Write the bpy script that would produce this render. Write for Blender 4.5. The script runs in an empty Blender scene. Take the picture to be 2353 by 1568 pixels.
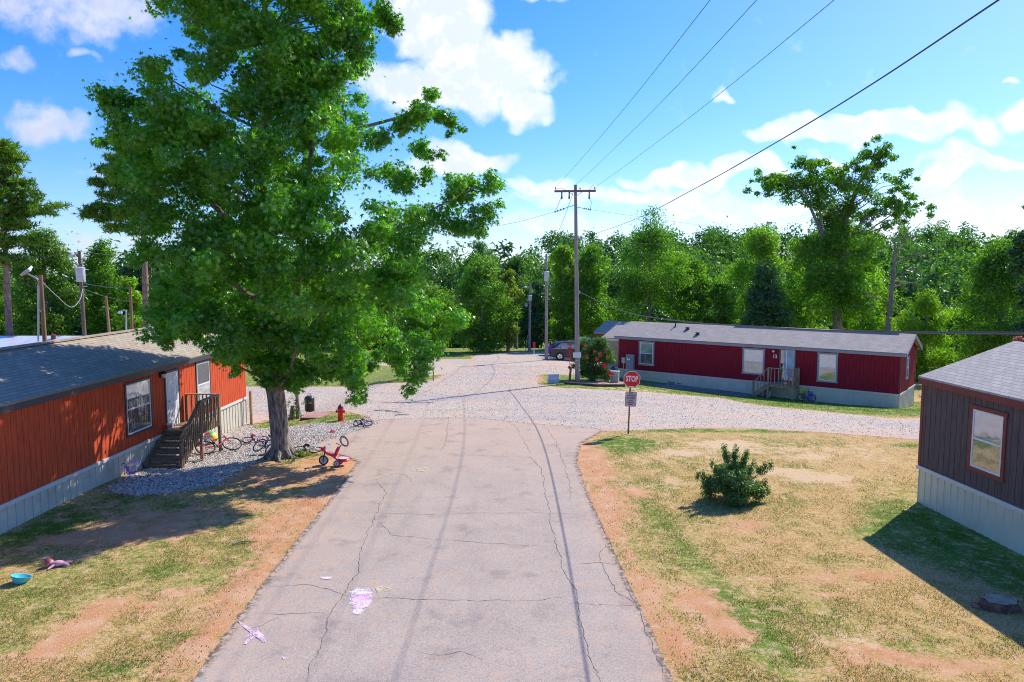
import bpy, bmesh, math, random
import numpy as np
from mathutils import Vector, Matrix

SC = bpy.context.scene
COL = SC.collection
R = math.radians
# ------------------------------------------------------------------ camera
CAM_H = 6.2
TILT = math.atan(152 / 1630.0)
cd = bpy.data.cameras.new('camera')
cam = bpy.data.objects.new('camera', cd); COL.objects.link(cam)
cam.location = (0, 0, CAM_H); cam.rotation_euler = (math.pi / 2 - TILT, 0, 0)
cd.sensor_width = 36; cd.lens = 36 * 1630 / 2353.0
cd.clip_start = 0.1; cd.clip_end = 3000
SC.camera = cam
# ------------------------------------------------------------------ light
SUN_EL = 41.5
SUN_AZ = math.atan2(0.70, 0.715)          # clockwise from +Y
sun_dir = Vector((math.sin(SUN_AZ) * math.cos(R(SUN_EL)), math.cos(SUN_AZ) * math.cos(R(SUN_EL)), math.sin(R(SUN_EL))))
sl = bpy.data.lights.new('sun', 'SUN'); sl.energy = 3.55; sl.angle = R(0.5); sl.color = (1.0, 0.915, 0.78)
so = bpy.data.objects.new('sun', sl); COL.objects.link(so)
so.rotation_euler = (-sun_dir).to_track_quat('-Z', 'Y').to_euler(); so.location = (30, 30, 40)
W = bpy.data.worlds.new('World'); SC.world = W; W.use_nodes = True
SC.view_settings.view_transform = 'Standard'; SC.view_settings.look = 'None'
SC.view_settings.exposure = 0.80; SC.view_settings.gamma = 1.0; SC.view_settings.use_curve_mapping = False
SC.cycles.max_bounces = 8; SC.cycles.transparent_max_bounces = 12
SC.cycles.diffuse_bounces = 3; SC.cycles.transmission_bounces = 5; SC.cycles.glossy_bounces = 3
SC.cycles.use_denoising = True; SC.cycles.denoising_prefilter = 'NONE'; SC.cycles.filter_width = 1.05

class NT:
    """tiny node-tree helper"""
    def __init__(s, tree): s.t = tree; s.n = tree.nodes; s.l = tree.links
    def new(s, typ, **kw):
        nd = s.n.new(typ)
        for k, v in kw.items(): setattr(nd, k, v)
        return nd
    def set(s, sock, v):
        if isinstance(v, bpy.types.NodeSocket): s.l.new(v, sock)
        elif v is not None:
            if isinstance(v, (tuple, list)) and len(v) == 3 and sock.type == 'RGBA': v = (*v, 1)
            sock.default_value = v
    def math(s, op, a, b=None, c=None, clamp=False):
        m = s.new('ShaderNodeMath', operation=op); m.use_clamp = clamp
        s.set(m.inputs[0], a)
        if b is not None: s.set(m.inputs[1], b)
        if c is not None: s.set(m.inputs[2], c)
        return m.outputs[0]
    def mix(s, f, a, b, mode='MIX'):
        m = s.new('ShaderNodeMix', data_type='RGBA', blend_type=mode)
        s.set(m.inputs[0], f); s.set(m.inputs[6], a); s.set(m.inputs[7], b)
        return m.outputs[2]
    def noise(s, vec, scale, detail=3, rough=0.55, dist=0.0):
        m = s.new('ShaderNodeTexNoise')
        if vec is not None: s.l.new(vec, m.inputs['Vector'])
        m.inputs['Scale'].default_value = scale; m.inputs['Detail'].default_value = detail
        m.inputs['Roughness'].default_value = rough; m.inputs['Distortion'].default_value = dist
        return m.outputs['Fac']
    def ramp(s, f, lo, hi, a=0.0, b=1.0, smooth=True):
        m = s.new('ShaderNodeMapRange'); m.interpolation_type = 'SMOOTHSTEP' if smooth else 'LINEAR'
        s.set(m.inputs[0], f); s.set(m.inputs[1], lo); s.set(m.inputs[2], hi)
        s.set(m.inputs[3], a); s.set(m.inputs[4], b); return m.outputs[0]
    def attr(s, name):
        m = s.new('ShaderNodeAttribute'); m.attribute_name = name; return m
    def mapping(s, vec, scale=(1, 1, 1), loc=(0, 0, 0), rot=(0, 0, 0)):
        m = s.new('ShaderNodeMapping'); s.l.new(vec, m.inputs[0])
        m.inputs['Scale'].default_value = scale; m.inputs['Location'].default_value = loc; m.inputs['Rotation'].default_value = rot
        return m.outputs[0]

def build_world():
    t = NT(W.node_tree); t.n.clear()
    out = t.new('ShaderNodeOutputWorld')
    sky = t.new('ShaderNodeTexSky', sky_type='NISHITA'); sky.sun_disc = False
    sky.sun_elevation = R(SUN_EL); sky.sun_rotation = SUN_AZ; sky.altitude = 250
    sky.air_density = 1.0; sky.dust_density = 0.5; sky.ozone_density = 3.0
    hs = t.new('ShaderNodeHueSaturation'); hs.inputs['Saturation'].default_value = 1.42; hs.inputs['Value'].default_value = 0.92
    t.l.new(sky.outputs[0], hs.inputs['Color'])
    bg = t.new('ShaderNodeBackground'); bg.inputs[1].default_value = 0.145
    skc = t.mix(1.0, hs.outputs[0], (.76, .75, 1.0), 'MULTIPLY'); hz = t.new('ShaderNodeSeparateXYZ'); t.l.new(t.new('ShaderNodeTexCoord').outputs['Generated'], hz.inputs[0])
    t.l.new(t.mix(t.ramp(hz.outputs[2], .0, .30, 1, 0), skc, t.mix(1.0, skc, (.74, .86, 1.0), 'MULTIPLY')), bg.inputs[0])
    tc = t.new('ShaderNodeTexCoord').outputs['Generated']
    sep = t.new('ShaderNodeSeparateXYZ'); t.l.new(tc, sep.inputs[0])
    ys = t.math('MAXIMUM', sep.outputs[1], 0.12)
    u = t.math('DIVIDE', sep.outputs[0], ys); v = t.math('DIVIDE', sep.outputs[2], ys)
    cmb = t.new('ShaderNodeCombineXYZ'); t.l.new(u, cmb.inputs[0]); t.l.new(v, cmb.inputs[1])
    P = cmb.outputs[0]
    n0 = t.noise(P, 7.0, 2, .5); n1 = t.noise(P, 24.0, 6, .6)
    w = t.mapping(P, (1, 1.0, 1), (3.1, 1.7, 0)); n2 = t.noise(w, 13.0, 2, .5)
    wu = t.math('ADD', u, t.math('MULTIPLY', t.math('SUBTRACT', n0, .5), .12))
    wv = t.math('ADD', v, t.math('MULTIPLY', t.math('SUBTRACT', n2, .5), .09))
    # cumulus patches: centre u, v, half sizes, strength
    def uv(px, py): return (px - 1176.5) / 1630.0, (632 - py) / 1630.0 * 1.02
    L = [(1030, 95, 105, 95, 1.0), (1110, 200, 150, 85, 1.0), (915, 225, 110, 55, .8), (1205, 265, 60, 42, .9), (985, 30, 70, 70, .9),
         (1050, 385, 140, 38, .7), (142, 300, 85, 45, .55), (200, 40, 230, 95, .55), (60, 175, 60, 24, .5), (30, 75, 60, 30, .45), (240, 160, 30, 18, .45),
         (1255, 18, 85, 28, .7), (2040, 305, 190, 40, 1.0), (1855, 325, 120, 32, 1.0), (1570, 420, 130, 28, 1.0), (1690, 398, 120, 26, .9), (1240, 440, 90, 22, .7), (1900, 385, 60, 14, .6),
         (2230, 375, 150, 26, .85), (2325, 285, 90, 30, .95), (2150, 405, 60, 20, .8), (1672, 241, 30, 16, .62), (2292, 215, 22, 8, .7), (1450, 465, 330, 26, .62),
         (1740, 492, 280, 22, .6), (2140, 470, 260, 50, .36), (2200, 520, 300, 30, .5), (1250, 520, 200, 30, .45), (280, 545, 120, 16, .4), (250, 420, 70, 28, .35)]
    tot = None
    for px, py, a, b, s_ in L:
        cu, cv = uv(px, py)
        du = t.math('DIVIDE', t.math('SUBTRACT', wu, cu), a / 1630.0 * 1.25)
        dv = t.math('DIVIDE', t.math('SUBTRACT', wv, cv), b / 1630.0 * 1.25)
        d2 = t.math('MULTIPLY_ADD', du, du, t.math('MULTIPLY', dv, dv))
        k = t.math('MULTIPLY', t.ramp(d2, 0, 1.0, 1, 0, False), s_)
        tot = k if tot is None else t.math('MAXIMUM', tot, k)
    dens = t.math('MULTIPLY_ADD', t.math('SUBTRACT', n1, .5), 1.15, t.math('ADD', tot, t.math('MULTIPLY', t.math('SUBTRACT', n2, .5), .35)))
    side = t.ramp(sep.outputs[1], .1, .3)
    amt = t.math('MULTIPLY', t.ramp(dens, .12, .70), side)
    # a thin veil low on the right and generic small clouds round the back
    veil = t.math('MULTIPLY', t.ramp(v, .0, .20, .18, 0), t.ramp(u, -.2, .5, .15, .7))
    bn = t.noise(t.mapping(tc, (1, 1, 2.5)), 3.0, 4, .6)
    back = t.math('MULTIPLY', t.ramp(bn, .55, .7), t.math('SUBTRACT', 1.0, side))
    amt = t.math('MAXIMUM', t.math('MAXIMUM', amt, back), veil)
    n3 = t.noise(t.mapping(P, (1, 1, 1), (-.014, -.024, 0)), 24.0, 4, .6)
    shade = t.ramp(t.math('SUBTRACT', t.math('ADD', n1, t.math('MULTIPLY', tot, .30)), n3), -.04, .30)
    ccol = t.mix(shade, (1.0, 1.0, 1.0), (0.68, 0.76, 0.92))
    leftc = t.ramp(u, -.75, -.1)
    ccol = t.mix(leftc, t.mix(.5, ccol, (.66, .70, .96)), ccol)
    cb = t.new('ShaderNodeBackground'); t.l.new(ccol, cb.inputs[0]); t.set(cb.inputs[1], t.ramp(u, -.7, .2, .58, .76))
    ms = t.new('ShaderNodeMixShader'); t.l.new(amt, ms.inputs[0]); t.l.new(bg.outputs[0], ms.inputs[1]); t.l.new(cb.outputs[0], ms.inputs[2])
    t.l.new(ms.outputs[0], out.inputs[0])
build_world()
# ------------------------------------------------------------------ terrain and rays through the camera
F_, CX_, CY_ = 1630.0, 1176.5, 784.0
def sm(a, b, x):
    t = np.clip((np.asarray(x, float) - a) / (b - a), 0, 1); return t * t * (3 - 2 * t)
def gz(x, y):
    x = np.asarray(x, float); y = np.asarray(y, float)
    r = y - 27.0; r = np.maximum((r + np.sqrt(r * r + 9)) / 2 - 0.08, 0)
    z = -0.045 * np.minimum(r, 60)
    z = z - 0.062 * np.clip(x - 4, 0, 25) * sm(30, 45, y)
    z = z - 0.3 * sm(8, 10.5, -x) * sm(20, 26, y)
    z = z - 5.0 * sm(84, 120, y) + (13.0 + 4 * sm(0, 120, x)) * sm(130, 300, y)
    return z
def g(x, y): return float(gz(x, y))
def ray(px, py):
    u = (px - CX_) / F_; v = (py - CY_) / F_
    return np.array((u, math.cos(TILT) - v * math.sin(TILT), -math.sin(TILT) - v * math.cos(TILT)))
def gp(px, py):
    d = ray(px, py); s = 5.0; st = .5
    while s < 400:
        p = d * s
        if CAM_H + p[2] <= g(p[0], p[1]):
            lo, hi = s - st, s
            for _ in range(30):
                m = (lo + hi) / 2; p = d * m
                if CAM_H + p[2] <= g(p[0], p[1]): hi = m
                else: lo = m
            return np.array((p[0], p[1], g(p[0], p[1])))
        s += st
    return np.array((d[0] * 400, d[1] * 400, 0))
def aty(px, py, Y):
    d = ray(px, py); s = Y / d[1]; return np.array((d[0] * s, Y, CAM_H + d[2] * s))
# value noise on numpy arrays
_rt = np.random.RandomState(7).rand(256, 256)
def vnoise(x, y, sc, o=0):
    x = np.asarray(x) / sc + 37.3 + o * 11.1; y = np.asarray(y) / sc + 91.7 + o * 5.3
    xi = np.floor(x).astype(int); yi = np.floor(y).astype(int); fx = x - xi; fy = y - yi
    fx = fx * fx * (3 - 2 * fx); fy = fy * fy * (3 - 2 * fy)
    a = _rt[xi % 256, yi % 256]; b = _rt[(xi + 1) % 256, yi % 256]; c = _rt[xi % 256, (yi + 1) % 256]; d = _rt[(xi + 1) % 256, (yi + 1) % 256]
    return (a * (1 - fx) + b * fx) * (1 - fy) + (c * (1 - fx) + d * fx) * fy
def fbm(x, y, sc, n=4, o=0):
    s = 0; a = 1; t = 0
    for i in range(n):
        s = s + a * vnoise(x, y, sc / 2 ** i, o + i); t += a; a *= .55
    return s / t
# ------------------------------------------------------------------ mesh helpers
class MB:
    def __init__(s): s.v = []; s.f = []
    def add(s, vs, fs):
        o = len(s.v); s.v += [tuple(map(float, p)) for p in vs]; s.f += [tuple(i + o for i in f) for f in fs]; return s
    def box(s, x0, x1, y0, y1, z0, z1, M=None):
        vs = [(x, y, z) for z in (z0, z1) for y in (y0, y1) for x in (x0, x1)]
        if M is not None: vs = [M @ Vector(p) for p in vs]
        return s.add(vs, [(0, 2, 3, 1), (4, 5, 7, 6), (0, 1, 5, 4), (2, 6, 7, 3), (0, 4, 6, 2), (1, 3, 7, 5)])
    def bar(s, a, b, w, h, up=(0, 0, 1)):
        a = Vector(a); b = Vector(b); d = (b - a); L = d.length; d = d / L
        sd = d.cross(Vector(up))
        if sd.length < 1e-4: sd = d.cross(Vector((1, 0, 0)))
        sd.normalize(); u = sd.cross(d)
        vs = []
        for p in (a, b):
            for i, j in ((-1, -1), (1, -1), (1, 1), (-1, 1)): vs.append(p + sd * (i * w / 2) + u * (j * h / 2))
        return s.add(vs, [(0, 3, 2, 1), (4, 5, 6, 7), (0, 1, 5, 4), (1, 2, 6, 5), (2, 3, 7, 6), (3, 0, 4, 7)])
    def tube(s, pts, rad, n=8, cap=True, ring=False):
        pts = [Vector(p) for p in pts]; m = len(pts)
        rr = rad if isinstance(rad, (list, tuple, np.ndarray)) else [rad] * m
        o = len(s.v); pn = None
        for i, p in enumerate(pts):
            if ring: d = pts[(i + 1) % m] - pts[i - 1]
            else: d = pts[min(i + 1, m - 1)] - pts[max(i - 1, 0)]
            if d.length < 1e-9: d = Vector((0, 0, 1))
            d.normalize()
            if pn is None:
                pn = d.cross(Vector((0, 0, 1)))
                if pn.length < .1: pn = d.cross(Vector((1, 0, 0)))
            pn = pn - d * pn.dot(d); pn.normalize(); b = d.cross(pn)
            for k in range(n):
                a = 2 * math.pi * k / n
                s.v.append(tuple(p + (pn * math.cos(a) + b * math.sin(a)) * rr[i]))
        for i in range(m if ring else m - 1):
            j = (i + 1) % m
            for k in range(n):
                k2 = (k + 1) % n
                s.f.append((o + i * n + k, o + i * n + k2, o + j * n + k2, o + j * n + k))
        if cap and not ring:
            s.f.append(tuple(o + k for k in range(n))[::-1]); s.f.append(tuple(o + (m - 1) * n + k for k in range(n)))
        return s
    def lathe(s, prof, n=16, M=None):
        o = len(s.v)
        for r, z in prof:
            for k in range(n):
                a = 2 * math.pi * k / n; p = Vector((r * math.cos(a), r * math.sin(a), z))
                s.v.append(tuple(M @ p if M is not None else p))
        for i in range(len(prof) - 1):
            for k in range(n):
                k2 = (k + 1) % n; s.f.append((o + i * n + k, o + i * n + k2, o + (i + 1) * n + k2, o + (i + 1) * n + k))
        s.f.append(tuple(o + k for k in range(n))[::-1]); s.f.append(tuple(o + (len(prof) - 1) * n + k for k in range(n)))
        return s
    def ball(s, c, r, n=10, sz=(1, 1, 1)):
        pr = [(max(1e-3, math.sin(math.pi * i / n)) * r, -math.cos(math.pi * i / n) * r) for i in range(n + 1)]
        return s.lathe(pr, n * 2, Matrix.Translation(c) @ Matrix.Diagonal((*sz, 1)))
    def prism(s, poly, x0, x1, M=None):
        n = len(poly); vs = [(x0, a, b) for a, b in poly] + [(x1, a, b) for a, b in poly]
        if M is not None: vs = [M @ Vector(p) for p in vs]
        fs = [tuple(range(n))[::-1], tuple(range(n, 2 * n))] + [(i, (i + 1) % n, n + (i + 1) % n, n + i) for i in range(n)]
        return s.add(vs, fs)
    def build(s, name, m, parent=None, smooth=False, bevel=0):
        me = bpy.data.meshes.new(name); me.from_pydata(s.v, [], s.f); me.validate(); me.update()
        bm = bmesh.new(); bm.from_mesh(me); bmesh.ops.recalc_face_normals(bm, faces=bm.faces); bm.to_mesh(me); bm.free()
        if smooth:
            me.polygons.foreach_set('use_smooth', [True] * len(me.polygons))
            try: me.set_sharp_from_angle(angle=R(40))
            except Exception: pass
        me.materials.append(m)
        o = bpy.data.objects.new(name, me); COL.objects.link(o)
        if parent is not None: o.parent = parent
        if bevel:
            md = o.modifiers.new('bevel', 'BEVEL'); md.width = bevel; md.segments = 1; md.limit_method = 'ANGLE'
        return o
def np_mesh(name, V, Fc, m, parent=None, attrs=None, smooth=False):
    """V (n,3), Fc (k,3) or (k,4)"""
    me = bpy.data.meshes.new(name); V = np.ascontiguousarray(V, dtype=np.float32); Fc = np.ascontiguousarray(Fc, dtype=np.int32)
    k = Fc.shape[1]
    me.vertices.add(len(V)); me.vertices.foreach_set('co', V.ravel())
    me.loops.add(Fc.size); me.loops.foreach_set('vertex_index', Fc.ravel())
    me.polygons.add(len(Fc)); me.polygons.foreach_set('loop_start', np.arange(0, Fc.size, k, dtype=np.int32))
    me.polygons.foreach_set('loop_total', np.full(len(Fc), k, dtype=np.int32))
    if smooth: me.polygons.foreach_set('use_smooth', np.ones(len(Fc), dtype=bool))
    for an, av in (attrs or {}).items():
        a = me.attributes.new(an, 'FLOAT', 'POINT'); a.data.foreach_set('value', np.ascontiguousarray(av, dtype=np.float32))
    me.update(calc_edges=True); me.materials.append(m)
    o = bpy.data.objects.new(name, me); COL.objects.link(o)
    if parent is not None: o.parent = parent
    return o
def tag(o, label=None, cat=None, group=None, kind=None):
    if label: o['label'] = label
    if cat: o['category'] = cat
    if group: o['group'] = group
    if kind: o['kind'] = kind
    return o
def thing(name, label, cat, loc=(0, 0, 0), rotz=0.0, group=None, rot=None):
    o = bpy.data.objects.new(name, None); COL.objects.link(o); o.empty_display_size = .2
    o.location = [float(c) for c in loc]; o.rotation_euler = rot if rot else (0, 0, rotz)
    return tag(o, label, cat, group)
def text_mesh(s, size, m, parent, M, name='lettering', depth=.002, sx=1.0, bold=0.0, align='CENTER', spacing=1.0):
    cu = bpy.data.curves.new('t', 'FONT'); cu.body = s; cu.size = size; cu.extrude = depth; cu.align_x = align; cu.align_y = 'CENTER'
    cu.offset = bold; cu.space_line = spacing; cu.resolution_u = 3
    ob = bpy.data.objects.new('t', cu); COL.objects.link(ob)
    dg = bpy.context.evaluated_depsgraph_get(); me = bpy.data.meshes.new_from_object(ob.evaluated_get(dg))
    bpy.data.objects.remove(ob); bpy.data.curves.remove(cu)
    me.transform(M @ Matrix.Diagonal((sx, 1, 1, 1))); me.materials.clear(); me.materials.append(m)
    o = bpy.data.objects.new(name, me); COL.objects.link(o); o.parent = parent; return o
# ------------------------------------------------------------------ materials
MATS = {}
def mat(name, col, rough=.6, metal=0.0, var=.12, vs=3.0, bump=0.0, bs=40.0, spec=.5, stretch=None, coat=0.0, dirt=None):
    if name in MATS: return MATS[name]
    m = bpy.data.materials.new(name); m.use_nodes = True; t = NT(m.node_tree); b = t.n['Principled BSDF']
    tc = t.new('ShaderNodeTexCoord').outputs['Object']
    if stretch: tc = t.mapping(tc, stretch)
    n = t.noise(tc, vs, 4, .6)
    c = t.mix(t.ramp(n, .3, .7), tuple(x * (1 - var) for x in col), tuple(min(1, x * (1 + var)) for x in col))
    if dirt:
        dn = t.noise(tc, vs * .7, 5, .7); c = t.mix(t.ramp(dn, .52, .72, 0, dirt[1]), c, dirt[0])
    t.l.new(c, b.inputs['Base Color'])
    b.inputs['Roughness'].default_value = rough; b.inputs['Metallic'].default_value = metal
    b.inputs['Specular IOR Level'].default_value = spec; b.inputs['Coat Weight'].default_value = coat
    if bump:
        bn = t.new('ShaderNodeBump'); bn.inputs['Strength'].default_value = bump; bn.inputs['Distance'].default_value = .02
        t.l.new(t.noise(tc, bs, 4, .6), bn.inputs['Height']); t.l.new(bn.outputs[0], b.inputs['Normal'])
    MATS[name] = m; return m
def leafmat(name, dark, light, trans=.45, gloss=.25):
    if name in MATS: return MATS[name]
    m = bpy.data.materials.new(name); m.use_nodes = True; t = NT(m.node_tree); t.n.remove(t.n['Principled BSDF'])
    out = t.n['Material Output']
    tc = t.new('ShaderNodeTexCoord').outputs['Object']
    a = t.attr('lv').outputs['Fac']
    n = t.noise(tc, .55, 2, .5)
    f = t.math('ADD', t.math('MULTIPLY', a, .6), t.math('MULTIPLY', t.ramp(n, .3, .7), .4))
    c = t.mix(f, dark, light)
    d = t.new('ShaderNodeBsdfDiffuse'); t.l.new(c, d.inputs[0])
    tr = t.new('ShaderNodeBsdfTranslucent'); t.l.new(t.mix(1.0, c, (1.45, 1.9, .6), 'MULTIPLY'), tr.inputs[0])
    ms = t.new('ShaderNodeMixShader'); ms.inputs[0].default_value = trans
    t.l.new(d.outputs[0], ms.inputs[1]); t.l.new(tr.outputs[0], ms.inputs[2])
    gl = t.new('ShaderNodeBsdfGlossy'); gl.inputs['Roughness'].default_value = .38; gl.inputs[0].default_value = (.9, 1, .9, 1)
    m2 = t.new("ShaderNodeMixShader"); m2.inputs[0].default_value = gloss * .14
    t.l.new(ms.outputs[0], m2.inputs[1]); t.l.new(gl.outputs[0], m2.inputs[2]); t.l.new(m2.outputs[0], out.inputs[0])
    MATS[name] = m; return m
def shingle(name, a, b_, rot=0.0):
    m = bpy.data.materials.new(name); m.use_nodes = True; t = NT(m.node_tree); p = t.n['Principled BSDF']
    tc = t.new('ShaderNodeTexCoord').outputs['Object']
    br = t.new('ShaderNodeTexBrick'); t.l.new(tc, br.inputs[0]); br.offset = .5
    br.inputs['Scale'].default_value = 1.0; br.inputs['Brick Width'].default_value = .32; br.inputs['Row Height'].default_value = .142
    br.inputs['Mortar Size'].default_value = .012; br.inputs['Mortar Smooth'].default_value = .3
    br.inputs['Color1'].default_value = (*a, 1); br.inputs['Color2'].default_value = (*b_, 1); br.inputs['Mortar'].default_value = (*[x * .5 for x in a], 1)
    n = t.noise(tc, 2.2, 4, .6); g_ = t.noise(tc, 90, 2, .6)
    c = t.mix(t.ramp(n, .3, .7, 0, .35), br.outputs[0], tuple(x * .72 for x in a)); c = t.mix(t.ramp(g_, .35, .65, 0, .3), c, tuple(min(1, x * 1.35) for x in b_))
    t.l.new(c, p.inputs['Base Color']); p.inputs['Roughness'].default_value = .95; p.inputs['Specular IOR Level'].default_value = .15
    bn = t.new('ShaderNodeBump'); bn.inputs['Strength'].default_value = .5; bn.inputs['Distance'].default_value = .01
    t.l.new(t.math('SUBTRACT', 1.0, br.outputs['Fac']), bn.inputs['Height']); t.l.new(bn.outputs[0], p.inputs['Normal'])
    MATS[name] = m; return m
def glass(name, col, refl=.35, noise_col=None):
    m = bpy.data.materials.new(name); m.use_nodes = True; t = NT(m.node_tree); t.n.remove(t.n['Principled BSDF'])
    tc = t.new('ShaderNodeTexCoord').outputs['Object']
    n = t.noise(t.mapping(tc, (1, 1, 3)), 2.0, 3, .6)
    c = t.mix(t.ramp(n, .35, .65), col, noise_col or tuple(x * .6 for x in col))
    d = t.new('ShaderNodeBsdfDiffuse'); t.l.new(c, d.inputs[0])
    gl = t.new('ShaderNodeBsdfGlossy'); gl.inputs['Roughness'].default_value = .04; gl.inputs[0].default_value = (.85, .93, 1, 1)
    bn = t.new('ShaderNodeBump'); bn.inputs['Strength'].default_value = .12; bn.inputs['Distance'].default_value = .05
    t.l.new(t.noise(tc, 1.6, 2, .5), bn.inputs['Height']); t.l.new(bn.outputs[0], gl.inputs['Normal'])
    ms = t.new('ShaderNodeMixShader'); ms.inputs[0].default_value = refl
    t.l.new(d.outputs[0], ms.inputs[1]); t.l.new(gl.outputs[0], ms.inputs[2]); t.l.new(ms.outputs[0], t.n['Material Output'].inputs[0])
    MATS[name] = m; return m
BLACK = mat('black_metal', (.02, .02, .022), .45); DGREY = mat('dark_grey', (.06, .06, .065), .5); GALV = mat('galvanised', (.45, .47, .5), .45, .6)
WHITE = mat('white_paint', (.78, .78, .77), .5, var=.04); OFFWH = mat('off_white', (.62, .6, .54), .6)
RUBBER = mat('rubber', (.025, .025, .026), .8); CHROME = mat('chrome', (.7, .7, .72), .2, 1.0)
# ------------------------------------------------------------------ ground sheets
xs = np.unique(np.round(np.concatenate([np.arange(-220, -60, 10), np.arange(-60, -26, 2), np.arange(-26, 26, .22), np.arange(26, 60, 2), np.arange(60, 261, 10)]), 3))
ys = np.unique(np.round(np.concatenate([np.arange(-30, 6, 2), np.arange(6, 34, .2), np.arange(34, 60, .4), np.arange(60, 100, 1), np.arange(100, 340, 6)]), 3))
GX, GY = np.meshgrid(xs, ys); GZ = gz(GX, GY)
def micro(x, y, a): return (fbm(x, y, .9, 3, 3) - .5) * a
NX, NY = len(xs), len(ys)
def inpoly_sd(px, py, poly):
    """signed distance to a polygon, positive inside"""
    poly = np.asarray(poly)[:, :2]; n = len(poly); best = np.full(px.shape, 1e9); ins = np.zeros(px.shape, bool)
    for i in range(n):
        a = poly[i]; b = poly[(i + 1) % n]; d = b - a; L = (d ** 2).sum() + 1e-12
        t = np.clip(((px - a[0]) * d[0] + (py - a[1]) * d[1]) / L, 0, 1)
        best = np.minimum(best, (px - a[0] - t * d[0]) ** 2 + (py - a[1] - t * d[1]) ** 2)
        c = ((a[1] > py) != (b[1] > py)) & (px < (b[0] - a[0]) * (py - a[1]) / (b[1] - a[1] + 1e-12) + a[0]); ins ^= c
    return np.where(ins, 1, -1) * np.sqrt(best)
def P(*pts): return [gp(*p)[:2] for p in pts]
asph = [(-4.75, -12), (-4.85, 0)] + P((440, 1567), (600, 1350), (680, 1245), (750, 1160), (790, 1105), (822, 1062), (790, 1048), (722, 1034), (705, 1026), (778, 1003), (840, 983), (868, 965), (1000, 961), (1100, 961), (1200, 972), (1370, 985), (1388, 990), (1335, 1020), (1325, 1060), (1345, 1120), (1375, 1190), (1420, 1290), (1470, 1390), (1547, 1567)) + [(2.6, 0), (2.7, -12)]
grav = P((865, 976), (847, 959), (801, 947), (710, 951), (600, 968), (575, 978)) + [(-13, 31.2), (-26, 33.5), (-70, 34), (-70, 45)] + P((300, 905), (560, 889), (840, 887), (925, 881), (1000, 872), (1060, 845), (1095, 815), (1200, 808), (1250, 808), (1420, 812), (1425, 856), (1395, 858), (1300, 862), (1240, 860), (1235, 884), (1300, 893), (1400, 897), (1479, 901), (1655, 915), (1733, 931), (1890, 947), (2046, 962), (2098, 963)) + [(30, 37), (70, 40), (70, 28), (30, 26.3)] + P((2110, 1011), (1900, 995), (1700, 984), (1600, 984), (1450, 990), (1370, 992), (1200, 985), (1000, 975))
grav2 = P((240, 1127), (308, 1140), (410, 1131), (498, 1115), (542, 1084), (601, 1060), (650, 1052), (705, 1026), (778, 1004), (868, 975), (840, 961), (778, 974), (660, 983), (583, 985), (567, 976), (480, 1010), (400, 1045), (300, 1095))
side_drive = P((940, 872), (1000, 862), (1100, 858), (1160, 835), (1110, 826), (1000, 826), (880, 826), (840, 835), (930, 843))
walk = P((1500, 882), (1610, 888), (1700, 902), (1750, 912), (1700, 912), (1600, 899), (1500, 889))
def sd(poly): return inpoly_sd(GX, GY, poly)
SDa, SDg, SDg2, SDw = sd(asph), sd(grav), sd(grav2), sd(walk)
# masks for bare soil, sand and green grass; blobs are laid out on the ground in metres
soil = np.zeros_like(GX); sand = np.zeros_like(GX); green = np.zeros_like(GX)
def blob(arr, px, py, rx, ry, amp=1.0, p2=None):
    c = gp(px, py); a = abs(gp(px + rx, py)[0] - c[0]); b = abs(gp(px, max(700, py - ry))[1] - c[1])
    if p2 is None: d = ((GX - c[0]) / a) ** 2 + ((GY - c[1]) / b) ** 2
    else:
        e = gp(*p2); dx, dy = e[0] - c[0], e[1] - c[1]; L = dx * dx + dy * dy
        t = np.clip(((GX - c[0]) * dx + (GY - c[1]) * dy) / L, 0, 1)
        d = ((GX - c[0] - t * dx) / a) ** 2 + ((GY - c[1] - t * dy) / b) ** 2
    np.copyto(arr, np.maximum(arr, amp * np.exp(-d * .7)))
for a in [(440, 1500, 70, 40, .8, (640, 1230)), (640, 1230, 75, 30, .9, (790, 1095)), (640, 1090, 130, 28, .95), (730, 1075, 90, 30, 1.0), (380, 1200, 130, 40, .8), (480, 1180, 150, 36, .7), (250, 1160, 60, 14, .6),
          (100, 1500, 45, 25, .95, (260, 1385)), (330, 1400, 70, 14, .5), (420, 1360, 60, 16, .6), (160, 1240, 70, 12, .55),
          (1345, 1030, 30, 14, .9, (1400, 1180)), (1400, 1200, 25, 20, .6, (1560, 1500)), (1600, 1370, 42, 22, 1.0, (1660, 1440)), (1620, 1440, 40, 16, .5),
          (1930, 1490, 80, 20, .9, (2200, 1540)), (1960, 1520, 60, 30, .8), (1720, 1205, 70, 14, .75), (1790, 1245, 40, 8, .6), (1870, 1330, 90, 10, .5), (2010, 1325, 75, 12, .85), (2080, 1330, 30, 8, .6), (1740, 1175, 50, 14, .6),
          (1450, 1130, 40, 12, .55), (1930, 1370, 50, 8, .5), (2200, 1560, 60, 12, .5), (1235, 865, 18, 12, .8), (2150, 985, 70, 10, .4), (760, 955, 30, 5, .4), (690, 970, 22, 5, .6)]: blob(soil, *a)
for a in [(1650, 1022, 95, 9, 1.0), (1580, 1040, 60, 9, .8), (1700, 1030, 60, 8, .7), (1890, 1100, 95, 11, 1.1), (1800, 1085, 60, 8, .7), (1780, 1035, 80, 8, .6), (1860, 1050, 60, 7, .7), (1500, 1055, 50, 10, .4), (1560, 1110, 40, 9, .5), (2000, 1050, 120, 16, .3), (1960, 1030, 100, 10, .35),
          (1600, 925, 30, 2.2, .5), (1960, 1470, 70, 22, .6), (1450, 895, 60, 4, .6), (1350, 990, 20, 5, .4)]: blob(sand, *a)
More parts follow.
